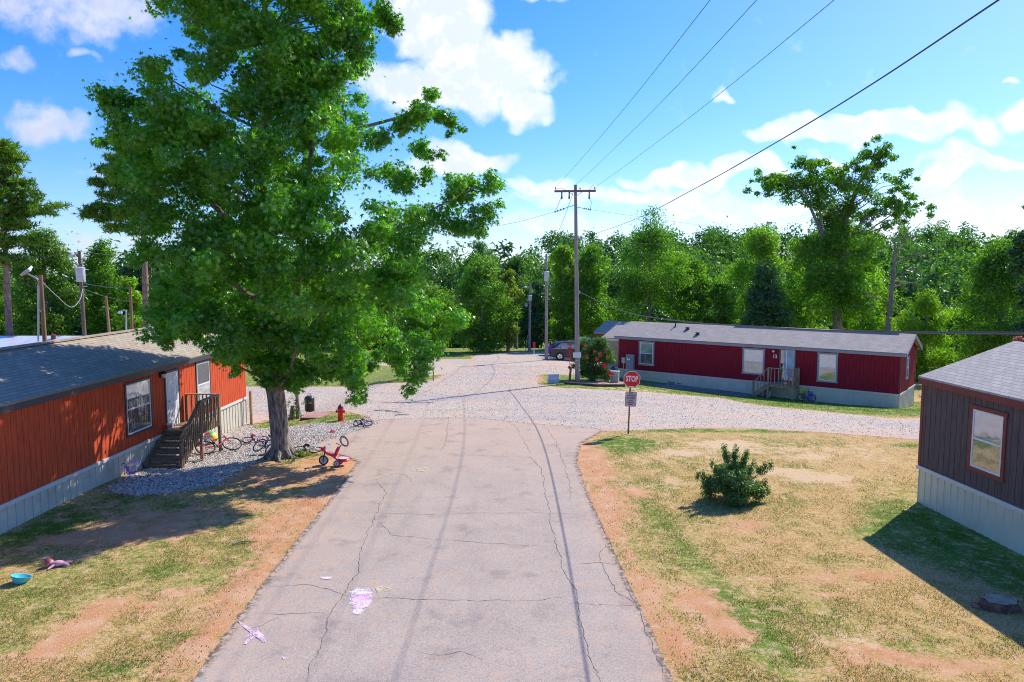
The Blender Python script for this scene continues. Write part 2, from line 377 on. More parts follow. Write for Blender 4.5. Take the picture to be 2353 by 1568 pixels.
for a in [(2130, 1200, 120, 50, 1.0), (2230, 1260, 140, 50, 1.1), (2040, 1225, 60, 24, .8), (2330, 1330, 70, 36, .9), (1440, 1020, 55, 16, 1.0), (1440, 990, 50, 4, .9, (1900, 990)), (60, 1230, 60, 22, 1.0, (300, 1140)), (150, 1180, 130, 30, .8), (560, 1190, 110, 30, .55),
          (1500, 1180, 40, 40, .42, (1760, 1480)), (1800, 1150, 90, 20, .4), (1900, 1290, 90, 22, .35), (420, 1470, 80, 30, .6), (250, 1545, 110, 24, .6), (380, 1310, 60, 20, .5), (80, 1400, 90, 26, .3), (2085, 1025, 60, 5, .8), (1690, 1165, 80, 14, .5),
          (1300, 890, 70, 5, .9, (1560, 898)), (1560, 898, 60, 7, 1.1, (1900, 935)), (1900, 930, 90, 6, 1.1, (2060, 945)), (1450, 868, 40, 4, .8), (2100, 930, 20, 10, .9), (700, 970, 120, 6, .8), (620, 985, 60, 7, 1.4), (720, 974, 90, 8, 1.3), (800, 958, 50, 6, 1.3), (700, 860, 160, 14, .8), (1100, 804, 200, 5, .9), (900, 820, 150, 8, .8), (1850, 1075, 60, 7, .4), (2300, 1480, 60, 20, .4)]: blob(green, *a)
soil = soil + ((fbm(GX, GY, 2.2, 4, 9) - .5) * 1.0 + (fbm(GX, GY, .8, 3, 13) - .5) * .8) * np.clip(soil * 1.5 + .35, 0, 1)
edge = np.maximum.reduce([SDa, SDg, SDg2]); soil = np.maximum(soil, (.25 + .75 * fbm(GX, GY, 1.2, 3, 17)) * np.clip(1 + edge / .45, 0, 1) * (edge < .1))
soil = np.clip(soil + .20 * sm(.45, .75, fbm(GX, GY, 3.5, 4, 21)) * (GY < 30), 0, 1); sand = np.clip(sand + (fbm(GX, GY, 1.3, 4, 5) - .5) * 1.1 * np.clip(sand * 2, 0, 1), 0, 1)
green = green + (fbm(GX, GY, 2.6, 4, 1) - .5) * .75 + sm(60, 90, GY) * .6 + sm(8, 20, -GX) * sm(38, 46, GY) * .4
strip_ = sm(5.5, 1.5, -SDg) * (GY > 33) * (GX > 4) * (SDg < 0); green = green + .75 * strip_ * sm(.2, 1.6, -SDg); soil = soil * (1 - .8 * strip_ * sm(.2, 1.0, -SDg))
green = np.clip(green + .08 + .25 * (GY > 36) , 0, 1)
def sheet(name, dz, mask, m, attrs, kind='structure', bump=.0):
    V = np.stack([GX, GY, GZ + dz + (micro(GX, GY, bump) if bump else 0)], -1).reshape(-1, 3)
    idx = np.arange(NX * NY).reshape(NY, NX)
    q = np.stack([idx[:-1, :-1], idx[:-1, 1:], idx[1:, 1:], idx[1:, :-1]], -1).reshape(-1, 4)
    if mask is not None:
        mv = mask.ravel()[q].any(1); q = q[mv]; used = np.unique(q); re = np.full(NX * NY, -1); re[used] = np.arange(len(used)); q = re[q]; V = V[used]
        attrs = {k: v.ravel()[used] for k, v in attrs.items()}
    else: attrs = {k: v.ravel() for k, v in attrs.items()}
    o = np_mesh(name, V, q, m, attrs=attrs, smooth=True); tag(o, kind=kind); return o
def ground_mat():
    m = bpy.data.materials.new('ground'); m.use_nodes = True; t = NT(m.node_tree); p = t.n['Principled BSDF']
    tc = t.new('ShaderNodeTexCoord').outputs['Object']
    s = t.attr('soil').outputs['Fac']; sa = t.attr('sand').outputs['Fac']; gr = t.attr('green').outputs['Fac']
    nf = t.noise(tc, 11, 4, .75); nv = t.noise(tc, 38, 3, .7); nb = t.noise(tc, 1.3, 4, .6); nn = t.noise(t.mapping(tc, (1, .5, 1)), 70, 2, .6)
    gg = t.ramp(t.math('ADD', t.math('MULTIPLY', t.math('SUBTRACT', nf, .5), 1.9), t.math('ADD', gr, t.math('MULTIPLY', t.math('SUBTRACT', nv, .5), 1.0))), .32, .54)
    grass = t.mix(gg, t.mix(t.ramp(t.noise(tc, 16, 4, .75), .4, .6), (.72, .48, .20), (.45, .29, .11)), t.mix(t.ramp(nb, .3, .7), (.11, .21, .025), (.20, .31, .045)))
    grass = t.mix(t.ramp(nn, .3, .62, .45, 0), grass, (.09, .085, .03)); grass = t.mix(t.math('MULTIPLY', t.ramp(t.noise(tc, 4.5, 5, .75), .50, .64), .75), grass, (.60, .40, .25))
    sc = t.mix(t.ramp(nb, .3, .7), (.56, .26, .125), (.62, .38, .22)); sc = t.mix(t.ramp(nv, .5, .75, 0, .5), sc, (.30, .14, .07))
    nmid = t.math('MULTIPLY', t.math('SUBTRACT', t.noise(tc, 2.6, 6, .72), .5), 3.4); s = t.math('ADD', s, nmid); sa = t.math('ADD', sa, nmid)
    sk = t.ramp(t.math('ADD', s, t.math('MULTIPLY', t.math('SUBTRACT', t.math('ADD', nf, nv), 1.0), 1.7)), .40, .56)
    c = t.mix(sk, grass, sc)
    ak = t.ramp(t.math('ADD', sa, t.math('MULTIPLY', t.math('SUBTRACT', t.math('ADD', nf, nv), 1.0), 1.5)), .36, .52)
    c = t.mix(ak, c, t.mix(nb, (.66, .50, .29), (.58, .40, .24)))
    t.l.new(c, p.inputs['Base Color']); p.inputs['Roughness'].default_value = .95; p.inputs['Specular IOR Level'].default_value = .1
    bn = t.new('ShaderNodeBump'); bn.inputs['Strength'].default_value = .55; bn.inputs['Distance'].default_value = .04
    t.l.new(t.math('ADD', nv, t.math('MULTIPLY', nn, .6)), bn.inputs['Height']); t.l.new(bn.outputs[0], p.inputs['Normal'])
    return m
def overlay_mat(name, colf, alpha_w, bump, rough=.95, noise_sc=6.0, bd=.01):
    m = bpy.data.materials.new(name); m.use_nodes = True; t = NT(m.node_tree); p = t.n['Principled BSDF']
    tc = t.new('ShaderNodeTexCoord').outputs['Object']; e = t.attr('edge').outputs['Fac']
    c, h = colf(t, tc, e)
    t.l.new(c, p.inputs['Base Color']); p.inputs['Roughness'].default_value = rough; p.inputs['Specular IOR Level'].default_value = .2
    n = t.math('ADD', t.math('SUBTRACT', t.noise(tc, noise_sc, 4, .7), .5), t.math('MULTIPLY', t.math('SUBTRACT', t.noise(tc, noise_sc * 6, 3, .7), .5), .6))
    a = t.ramp(t.math('ADD', e, t.math('MULTIPLY', n, alpha_w)), -.03, .03)
    tr = t.new('ShaderNodeBsdfTransparent'); ms = t.new('ShaderNodeMixShader')
    t.l.new(a, ms.inputs[0]); t.l.new(tr.outputs[0], ms.inputs[1]); t.l.new(p.outputs[0], ms.inputs[2]); t.l.new(ms.outputs[0], t.n['Material Output'].inputs[0])
    bn = t.new('ShaderNodeBump'); bn.inputs['Strength'].default_value = bump; bn.inputs['Distance'].default_value = bd
    t.l.new(h, bn.inputs['Height']); t.l.new(bn.outputs[0], p.inputs['Normal'])
    return m
def c_asph(t, tc, e):
    n1 = t.noise(tc, 120, 2, .7); n2 = t.noise(tc, .7, 4, .6); n3 = t.noise(tc, 3.0, 4, .6)
    vo = t.new('ShaderNodeTexVoronoi'); vo.inputs['Scale'].default_value = 75; t.l.new(tc, vo.inputs[0])
    sp = t.noise(t.mapping(tc, (1, .12, 1)), 1.6, 3, .5)
    n4 = t.noise(tc, 34, 3, .75); c = t.mix(t.ramp(n2, .3, .7), (.35, .278, .218), (.45, .358, .275)); c = t.mix(t.ramp(n4, .52, .66, 0, .55), c, (.58, .50, .46)); c = t.mix(t.ramp(n4, .48, .34, 0, .6), c, (.12, .10, .095))
    c = t.mix(t.ramp(n1, .40, .68, 0, .75), c, (.52, .46, .44)); c = t.mix(t.ramp(n1, .46, .30, 0, .7), c, (.13, .11, .11))
    c = t.mix(t.ramp(sp, .55, .75, 0, .25), c, (.22, .19, .20))
    y = t.new('ShaderNodeSeparateXYZ'); t.l.new(tc, y.inputs[0])
    far = t.ramp(y.outputs[1], 18, 28, .0, .45)
    dn = t.math('ADD', t.ramp(n3, .54, .66, 0, .5), far)
    ed = t.ramp(e, .7, .0, 0, .7); dn = t.math('MAXIMUM', dn, t.math('MULTIPLY', ed, t.ramp(n3, .35, .6)))
    left = t.math('MULTIPLY', t.ramp(y.outputs[0], -2.5, -5.0), t.ramp(n3, .35, .6, 0, .5)); dn = t.math('MAXIMUM', dn, left)
    c = t.mix(t.math('MINIMUM', dn, .75), c, (.53, .37, .27)); eb = t.math('MULTIPLY', t.ramp(e, .20, .02), t.ramp(t.noise(tc, 7, 4, .75), .44, .56)); c = t.mix(t.math('MULTIPLY', eb, .8), c, (.085, .065, .05)); c = t.mix(t.math('MULTIPLY', t.ramp(t.noise(tc, 1.1, 4, .65), .55, .68), .35), c, (.20, .165, .16))
    return c, t.math('ADD', n1, t.math('ADD', n4, vo.outputs[0]))
def c_grav(t, tc, e, base=((.64, .53, .41), (.82, .70, .56)), dirt=(.60, .42, .31), dark=(.13, .12, .13), amt=1.0):
    vo = t.new('ShaderNodeTexVoronoi'); vo.inputs['Scale'].default_value = 30; t.l.new(tc, vo.inputs[0])
    v2 = t.new('ShaderNodeTexVoronoi'); v2.inputs['Scale'].default_value = 6.5; t.l.new(tc, v2.inputs[0])
    n = t.noise(tc, .45, 5, .62); n2 = t.noise(t.mapping(tc, (.5, 1, 1)), 5, 4, .7); n3 = t.noise(t.mapping(tc, (.25, 1, 1)), .55, 4, .6)
    sx = t.new('ShaderNodeSeparateColor'); t.l.new(vo.outputs['Color'], sx.inputs[0])
    c = t.mix(sx.outputs[0], base[0], base[1]); c = t.mix(t.ramp(sx.outputs[1], .72, .95, 0, .8 * amt), c, dark)
    c = t.mix(t.ramp(vo.outputs['Distance'], .32, .7, 0, .55), c, dark)
    c = t.mix(t.ramp(n2, .58, .75, 0, .5), c, (.30, .27, .27))
    c = t.mix(t.ramp(n, .48, .60, 0, .65), c, dirt); c = t.mix(t.ramp(n3, .50, .60, 0, .6), c, (.40, .36, .35)); c = t.mix(t.ramp(t.noise(t.mapping(tc, (.4, 1, 1)), 2.2, 5, .7), .5, .7, 0, .5), c, (.60, .46, .37))
    c = t.mix(t.ramp(e, .9, .05, 0, .75), c, dirt)
    return c, t.math('SUBTRACT', 1.0, vo.outputs['Distance'])
GM = ground_mat()
sheet('ground', 0, None, GM, dict(soil=soil, sand=sand, green=green))
MA = overlay_mat('asphalt', c_asph, .22, .35, .9, 3.0, .006)
MG = overlay_mat('gravel', lambda t, tc, e: c_grav(t, tc, e), .5, .9, .95, 2.5, .02)
MG2 = overlay_mat('pad_gravel', lambda t, tc, e: c_grav(t, tc, e, ((.58, .53, .46), (.76, .70, .62)), (.55, .44, .34), (.09, .09, .1), 1.2), .35, 1.0, .95, 3.0, .03)
MW = overlay_mat('walk_gravel', lambda t, tc, e: c_grav(t, tc, e, ((.26, .23, .24), (.34, .30, .30)), (.3, .22, .18)), .2, .7)
sheet('gravel_road', .006, SDg > -.35, MG, dict(edge=SDg))
sheet('gravel_drive', .0035, sd(side_drive) > -.6, MG, dict(edge=sd(side_drive)))
sheet('gravel_pad', .010, SDg2 > -.3, MG2, dict(edge=SDg2))
sheet('asphalt_road', .014, SDa > -.3, MA, dict(edge=SDa))
sheet('gravel_walk', .012, SDw > -.4, MW, dict(edge=SDw))
# cracks in the asphalt
CR = mat('crack', (.13, .105, .09), .95)
def ribbon(mb, pts, w, seed, step=.09, jit=.03, dz=.019):
    rnd = random.Random(seed); P_ = []
    for i in range(len(pts) - 1):
        a, b = pts[i], pts[i + 1]; L = math.hypot(b[0] - a[0], b[1] - a[1]); n = max(1, int(L / step))
        for k in range(n): P_.append((a[0] + (b[0] - a[0]) * k / n, a[1] + (b[1] - a[1]) * k / n))
    P_.append(tuple(pts[-1][:2])); o = len(mb.v); wob = [0, 0]; m = len(P_)
    for i, (x, y) in enumerate(P_):
        wob[0] = wob[0] * .8 + rnd.uniform(-jit, jit); wob[1] = wob[1] * .8 + rnd.uniform(-jit, jit)
        a = P_[max(0, i - 1)]; b = P_[min(m - 1, i + 1)]; dx, dy = b[0] - a[0], b[1] - a[1]; L = math.hypot(dx, dy) + 1e-9
        ww = w * rnd.uniform(.35, 1.3) * (.3 + .7 * min(1, min(i, m - 1 - i) / 6)); x += wob[0]; y += wob[1]
        for s_ in (-1, 1):
            X, Y = x - dy / L * ww * s_, y + dx / L * ww * s_; mb.v.append((X, Y, g(X, Y) + dz))
    for i in range(m - 1): mb.f.append((o + 2 * i, o + 2 * i + 1, o + 2 * i + 3, o + 2 * i + 2))
cm = MB()
def pix(*p): return [gp(*q)[:2] for q in p]
CL = [((862, 1105), (885, 1135), (865, 1170), (850, 1215), (835, 1260), (820, 1320), (770, 1400), (745, 1480), (700, 1568)), ((870, 1200), (905, 1232), (1000, 1243), (1130, 1250), (1262, 1258)),
      ((1010, 1040), (1060, 1047), (1190, 1052), (1240, 1053)), ((590, 1412), (640, 1417), (720, 1412), (745, 1412)), ((830, 1375), (900, 1375), (1000, 1380), (1160, 1385), (1310, 1372)), ((1310, 1390), (1450, 1395), (1490, 1393)),
      ((1215, 1050), (1245, 1080), (1255, 1150), (1265, 1190), (1280, 1250), (1295, 1300), (1320, 1360), (1335, 1440), (1345, 1500), (1378, 1568)), ((1150, 960), (1190, 985), (1215, 1045)), ((1245, 975), (1275, 1010), (1300, 1080), (1312, 1150)),
      ((1340, 1120), (1360, 1170), (1400, 1240), (1430, 1330), (1470, 1420), (1500, 1480), (1525, 1568)), ((860, 1180), (1000, 1182), (1120, 1180), (1330, 1182)), ((830, 1057), (900, 1052), (960, 1042)), ((1400, 1240), (1380, 1290), (1420, 1360), (1480, 1400)),
      ((620, 1350), (700, 1345), (830, 1375)), ((560, 1450), (600, 1440), (640, 1417)), ((1030, 965), (1025, 1010), (1010, 1040)), ((840, 1110), (910, 1090), (935, 1093), (950, 1110)), ((1300, 1300), (1380, 1295), (1440, 1305)), ((960, 1500), (1010, 1510), (1060, 1500), (1110, 1520))]
for i, c in enumerate(CL): ribbon(cm, pix(*c), .0055, i)
o = cm.build('asphalt_cracks', CR); tag(o, kind='structure')
# grass blades, tufts
def attr_at(arr, x, y):
    ix = np.clip(np.searchsorted(xs, x) - 1, 0, NX - 2); iy = np.clip(np.searchsorted(ys, y) - 1, 0, NY - 2)
    return arr[iy, ix]
def grass(name, n, x0, x1, y0, y1, hgt, seed, wid=.007, cth=.44):
    rs = np.random.RandomState(seed)
    yy = y0 * (y1 / y0) ** rs.rand(n); xx = rs.uniform(-1, 1, n) * (yy * .74 + 1.0)
    k = (xx > x0) & (xx < x1); xx, yy = xx[k], yy[k]
    so_, gr, sa, ed = attr_at(soil, xx, yy), attr_at(green, xx, yy), attr_at(sand, xx, yy), attr_at(edge, xx, yy)
    clump = fbm(xx, yy, .35, 2, 4)
    k = (so_ + (rs.rand(len(xx)) - .5) * .5 < .42) & (sa + (rs.rand(len(xx)) - .5) * .4 < .35) & (ed < -.04) & (clump + (fbm(xx, yy, 1.6, 3, 33) - .5) * .6 > cth)
    k &= ~((xx < -11.95) & (yy > 13) & (yy < 32.6)) & ~((xx > 10.9) & (yy < 19.8))
    xx, yy, gr = xx[k], yy[k], gr[k]; n = len(xx); zz = gz(xx, yy)
    a = rs.rand(n) * 6.283; lean = rs.uniform(.2, 1.1, n); h = hgt * rs.uniform(.5, 1.3, n) * (.8 + gr * .8); b = rs.rand(n) * 6.283
    sc = np.maximum(1, yy / 14); w = wid * rs.uniform(.6, 1.4, n) * sc
    base = np.stack([xx, yy, zz - .003], -1); side = np.stack([np.cos(a) * w, np.sin(a) * w, a * 0], -1)
    tip = base + np.stack([np.cos(b) * h * lean, np.sin(b) * h * lean, h], -1)
    V = np.stack([base - side, base + side, tip], 1).reshape(-1, 3)
    lv = np.repeat(np.clip(gr * 1.1 + rs.normal(0, .42, n) + .06 + (fbm(xx, yy, .6, 3, 31) - .5) * 1.2, 0, 1), 3)
    o = np_mesh(name, V, np.arange(3 * n).reshape(-1, 3), MATS['blade'], attrs=dict(lv=lv)); tag(o, kind='stuff', label='short patchy lawn grass, part straw dry and part green', cat='grass'); return o
def blade_mat():
    m = bpy.data.materials.new('blade'); m.use_nodes = True; t = NT(m.node_tree); p = t.n['Principled BSDF']; tr = t.new('ShaderNodeBsdfTranslucent'); ms = t.new('ShaderNodeMixShader'); ms.inputs[0].default_value = .5
    a = t.attr('lv').outputs['Fac']; r = t.new('ShaderNodeValToRGB'); t.l.new(r.outputs[0], tr.inputs[0]); t.l.new(p.outputs[0], ms.inputs[1]); t.l.new(tr.outputs[0], ms.inputs[2]); t.l.new(ms.outputs[0], t.n['Material Output'].inputs[0]); t.l.new(a, r.inputs[0])
    r.color_ramp.elements[0].color = (.80, .57, .27, 1); r.color_ramp.elements[1].color = (.14, .29, .03, 1)
    e = r.color_ramp.elements.new(.4); e.color = (.40, .33, .13, 1); e = r.color_ramp.elements.new(.65); e.color = (.22, .28, .055, 1)
    t.l.new(r.outputs[0], p.inputs['Base Color']); p.inputs['Roughness'].default_value = .7; p.inputs['Specular IOR Level'].default_value = .2
    MATS['blade'] = m
blade_mat()
grass('grass', 620000, -30, 30, 7.5, 48, .030, 5)
grass('grass_tufts', 150000, -30, 30, 7.5, 26, .062, 8, .006, .60)
# loose stones on the pad and the road
def stones(name, n, poly, seed, s0, s1, m, label, ymax=60, power=1.0):
    rs = np.random.RandomState(seed); pl = np.asarray(poly)[:, :2]; lo = np.maximum(pl.min(0), (-30, 8)); hi = np.minimum(pl.max(0), (30, ymax))
    yy = lo[1] + (hi[1] - lo[1]) * rs.rand(n * 3) ** power; xx = rs.uniform(lo[0], hi[0], n * 3)
    k = (inpoly_sd(xx, yy, poly) > rs.uniform(-.25, .3, n * 3)) & (np.abs(xx) < yy * .76)
    k &= ~((xx < -12) & (yy < 32.3)) & ~((xx > 11) & (yy < 19.7))
    xx, yy = xx[k][:n], yy[k][:n]; n = len(xx); c = np.stack([xx, yy, gz(xx, yy) + .012], -1)
    oc = np.array([(1, 0, 0), (0, 1, 0), (-1, 0, 0), (0, -1, 0), (0, 0, .6), (0, 0, -.6)], float); a = rs.rand(n) * 6.28
    s = rs.uniform(s0, s1, n) ; jx = 1 + rs.uniform(-.35, .35, (n, 6, 3)); v = oc[None] * jx * s[:, None, None]
    rx = v[..., 0] * np.cos(a)[:, None] - v[..., 1] * np.sin(a)[:, None]; ry = v[..., 0] * np.sin(a)[:, None] + v[..., 1] * np.cos(a)[:, None]
    V = np.stack([rx, ry, v[..., 2]], -1) + c[:, None]; fb = np.array([(0, 1, 4), (1, 2, 4), (2, 3, 4), (3, 0, 4), (1, 0, 5), (2, 1, 5), (3, 2, 5), (0, 3, 5)])
    Fc = (fb[None] + (np.arange(n) * 6)[:, None, None]).reshape(-1, 3)
    o = np_mesh(name, V.reshape(-1, 3), Fc, m, attrs=dict(lv=np.repeat(rs.rand(n), 6))); tag(o, label, 'gravel', kind='stuff'); return o
def stone_mat(name, lo, mid, hi):
    m = bpy.data.materials.new(name); m.use_nodes = True; t = NT(m.node_tree); p = t.n['Principled BSDF']
    r = t.new('ShaderNodeValToRGB'); t.l.new(t.attr('lv').outputs['Fac'], r.inputs[0])
    r.color_ramp.elements[0].color = (*lo, 1); r.color_ramp.elements[1].color = (*hi, 1); e = r.color_ramp.elements.new(.35); e.color = (*mid, 1)
    t.l.new(r.outputs[0], p.inputs['Base Color']); p.inputs['Roughness'].default_value = .9; p.inputs['Specular IOR Level'].default_value = .2; return m
SM = stone_mat('stone', (.14, .12, .12), (.52, .47, .43), (.74, .69, .64)); SMd = stone_mat('debris', (.14, .08, .055), (.36, .20, .12), (.55, .36, .24))
stones('loose_gravel', 16000, grav2, 3, .018, .045, SM, 'loose grey and white stones on the pad beside the orange red home')
stones('loose_gravel', 16000, grav, 4, .012, .032, SM, 'loose pale stones scattered over the wide gravel crossing')
strip = P((430, 1567), (590, 1350), (740, 1160), (780, 1105), (560, 1095), (560, 1230), (420, 1400), (330, 1567))
stones('loose_grit', 1300, strip, 6, .005, .016, SMd, 'dark grit and crumbs of soil along the left road edge', 25)
strip2 = P((1325, 1050), (1345, 1120), (1420, 1290), (1547, 1567), (1700, 1567), (1560, 1320), (1450, 1150), (1400, 1050))
stones('loose_grit', 800, strip2, 7, .005, .016, SMd, 'dark grit and crumbs of soil along the right road edge', 25)
# ------------------------------------------------------------------ mobile homes
M_TRIMW = mat('skirt_vinyl', (.68, .62, .47), .6, var=.06, vs=1.2, dirt=((.34, .30, .22), .35)); M_SKIRTG = mat('skirt_grey', (.56, .53, .43), .6, var=.05, vs=1.5, dirt=((.30, .26, .22), .35))
M_SILL = mat('skirt_rail', (.62, .62, .57), .5, var=.04)
M_CHAR = mat('charcoal_trim', (.05, .055, .065), .5); M_GTRIM = mat('grey_trim', (.34, .31, .32), .6, var=.05); M_RTRIM = mat('dark_red_trim', (.20, .035, .03), .55)
M_VINYL = mat('white_vinyl', (.80, .80, .80), .4, var=.03)
M_LUMB = mat('weathered_lumber', (.22, .155, .095), .85, var=.35, vs=6, stretch=(1, 1, 6), bump=.3, bs=30); M_LUMBN = mat('new_lumber', (.42, .27, .14), .8, var=.25, vs=6, stretch=(1, 1, 6)); M_LUMBS = mat('silver_lumber', (.25, .215, .19), .85, var=.3, vs=5, stretch=(6, 1, 1))
def siding_mat(name, col, rough=.7):
    m = bpy.data.materials.new(name); m.use_nodes = True; t = NT(m.node_tree); p = t.n['Principled BSDF']
    tc = t.new('ShaderNodeTexCoord').outputs['Object']
    n = t.noise(t.mapping(tc, (1, 1, .12)), 14, 4, .65); n2 = t.noise(tc, .8, 4, .6); n3 = t.noise(t.mapping(tc, (1, 1, .06)), 90, 2, .6)
    c = t.mix(t.ramp(n, .3, .7), tuple(x * .78 for x in col), tuple(min(1, x * 1.18) for x in col)); c = t.mix(t.ramp(n2, .4, .75, 0, .22), c, tuple(x * .75 + .03 for x in col))
    c = t.mix(t.ramp(n3, .35, .6, .22, 0), c, tuple(x * .5 for x in col))
    t.l.new(c, p.inputs['Base Color']); p.inputs['Roughness'].default_value = rough; p.inputs['Specular IOR Level'].default_value = .12
    bn = t.new('ShaderNodeBump'); bn.inputs['Strength'].default_value = .35; bn.inputs['Distance'].default_value = .004
    t.l.new(n3, bn.inputs['Height']); t.l.new(bn.outputs[0], p.inputs['Normal']); return m
PANE_UP = glass('pane_blind', (.42, .48, .50), .38, (.28, .34, .36)); PANE_LO = glass('pane_screen', (.10, .12, .12), .30, (.20, .20, .19)); PANE_DK = glass('pane_dark', (.035, .045, .055), .32)
class Home:
    def __init__(s, name, label, O, ang, L, Wd, hz, side, skirtm, trim, roofm, skirt, groove=.203, gd=.012, oh=.14, ohg=.12, rise=.9, fascia=.16, corner=None, cap=M_SILL, rib=.30):
        s.O = Vector([float(c) for c in O]); s.a = ang; s.L = L; s.W = Wd; s.h = hz
        s.root = thing(name, label, 'house', O, ang)
        # walls: real grooves cut along the height; front y=0 faces -y
        mb = MB()
        def grooved(L_, M, top, z0, gro, gd_, gw=.018, inv=False):
            us = [0.0]; pr = [0.0]; u = gro
            while u < L_ - .05:
                us += [u - gw / 2 - .003, u - gw / 2, u + gw / 2, u + gw / 2 + .003]; pr += [0, gd_, gd_, 0]; u += gro
            us.append(L_); pr.append(0.0); vs = []
            for u, p in zip(us, pr): vs += [M @ Vector((u, p, z0)), M @ Vector((u, p, top(u)))]
            return vs, [(2 * i, 2 * i + 2, 2 * i + 3, 2 * i + 1) for i in range(len(us) - 1)]
        Rz = Matrix.Rotation
        faces = [(L, Matrix.Identity(4), lambda u: hz), (L, Matrix.Translation((L, Wd, 0)) @ Rz(math.pi, 4, 'Z'), lambda u: hz),
                 (Wd, Matrix.Translation((L, 0, 0)) @ Rz(math.pi / 2, 4, 'Z'), None), (Wd, Matrix.Translation((0, Wd, 0)) @ Rz(-math.pi / 2, 4, 'Z'), None)]
        gable = lambda u: hz + rise * .96 * (1 - abs(u - Wd / 2) / (Wd / 2))
        for L_, M, tf in faces: mb.add(*grooved(L_, M, tf or gable, 0, groove, gd))
        s.wall = mb.build('siding', side, s.root)
        mb = MB(); i_ = .03
        for L_, M, tf in faces: mb.add(*grooved(L_, Matrix.Translation((0, 0, 0)) @ M @ Matrix.Translation((0, i_, 0)), lambda u: -.002, -skirt, rib, -.022, .05))
        sk = mb.build('skirting', skirtm, s.root)
        mb = MB(); e = .035; mb.box(-e, L + e, -e, -.001, -.11, -.002); mb.box(-e, L + e, Wd + .001, Wd + e, -.11, -.002); mb.box(-e, -.001, 0, Wd, -.11, -.002); mb.box(L + .001, L + e, 0, Wd, -.11, -.002)
        mb.build('skirting_rail', cap, sk)
        # roof
        sl_ = rise / (Wd / 2); zr = hz + rise + .06; ze = zr - (Wd / 2 + oh) * sl_; th = .05; mb = MB()
        for sg in (0, 1):
            a = [(-ohg, -oh, ze), (L + ohg, -oh, ze), (L + ohg, Wd / 2, zr), (-ohg, Wd / 2, zr)]
            if sg: a = [(x, Wd - y, z) for x, y, z in a]
            b = [(x, y, z - th) for x, y, z in a]; mb.add(a + b, [(0, 1, 2, 3), (4, 7, 6, 5), (0, 4, 5, 1), (1, 5, 6, 2), (2, 6, 7, 3), (3, 7, 4, 0)])
        s.roof = mb.build('roof', roofm, s.root); s.sl = sl_; s.zr = zr
        mb = MB(); mb.box(-ohg * .98, L + ohg * .98, -oh + .012, -.002, ze - th - fascia, ze - th - .003); mb.box(-ohg * .98, L + ohg * .98, Wd + .002, Wd + oh - .012, ze - th - fascia, ze - th - .003)
        for x0 in (-ohg + .01, L + ohg - .04):
            for sg in (0, 1):
                a = [(x0, -oh + .014, ze - th - fascia), (x0, -oh + .014, ze - th - .003), (x0, Wd / 2, zr - th - .003), (x0, Wd / 2, zr - th - fascia)]
                if sg: a = [(x, Wd - y, z) for x, y, z in a]
                b = [(x + .03, y, z) for x, y, z in a]; mb.add(a + b, [(0, 1, 2, 3), (4, 7, 6, 5), (0, 4, 5, 1), (1, 5, 6, 2), (2, 6, 7, 3), (3, 7, 4, 0)])
        mb.build('roof_trim', trim, s.root)
        if corner:
            w = .09; t_ = .012
            for x, y, sx, sy in ((0, 0, 1, -1), (L, 0, -1, -1), (0, Wd, 1, 1), (L, Wd, -1, 1)):
                mb = MB().box(min(x, x + sx * w), max(x, x + sx * w), min(y, y + sy * t_), max(y, y + sy * t_), .001, hz - .02)
                mb.box(min(x, x - sx * t_), max(x, x - sx * t_), min(y + sy * t_, y - sy * w), max(y + sy * t_, y - sy * w), .001, hz - .02)
                mb.build('corner_trim', corner, s.root)
    def local(s, px, py):
        """pixel -> point on the front wall plane, in local u, z"""
        d = Vector(ray(px, py)); C_ = Vector((0, 0, CAM_H)); Ri = Matrix.Rotation(-s.a, 3, 'Z')
        o = Ri @ (C_ - s.O); v = Ri @ d; t_ = -o.y / v.y; p = o + v * t_; return p.x, p.z
    def face(s, end):   # matrix of a wall face: local (u right, out, z)
        if end == 'front': return Matrix.Identity(4)
        if end == 'right': return Matrix.Translation((s.L, 0, 0)) @ Matrix.Rotation(math.pi / 2, 4, 'Z')
    def window(s, u0, u1, z0, z1, casing, M=None, cw=.09, head=0.0, up=PANE_UP, lo=PANE_LO, frame=M_VINYL):
        M = M or Matrix.Identity(4); mb = MB(); d = .03; c = cw
        mb.box(u0, u0 + c, -d, -.001, z0, z1, M); mb.box(u1 - c, u1, -d, -.001, z0, z1, M)
        mb.box(u0 - head, u1 + head, -d - .006, -.001, z1 + .0005, z1 + c, M); mb.box(u0 - head, u1 + head, -d - .006, -.001, z0 - c, z0 - .0005, M)
        w = mb.build('window', casing, s.root); a, b = u0 + c, u1 - c; f = .045; zm = (z0 + z1) / 2
        mb = MB(); mb.box(a, a + f, -d + .008, -.002, z0, z1, M); mb.box(b - f, b, -d + .008, -.002, z0, z1, M)
        mb.box(a + f, b - f, -d + .008, -.002, z1 - f, z1, M); mb.box(a + f, b - f, -d + .008, -.002, z0, z0 + f, M); mb.box(a + f, b - f, -d + .004, -.002, zm - .022, zm + .022, M)
        mb.build('frame', frame, w)
        MB().box(a + f, b - f, -.010, -.003, zm + .022, z1 - f, M).build('pane', up, w)
        MB().box(a + f, b - f, -.014, -.003, z0 + f, zm - .022, M).build('pane', lo, w); return w
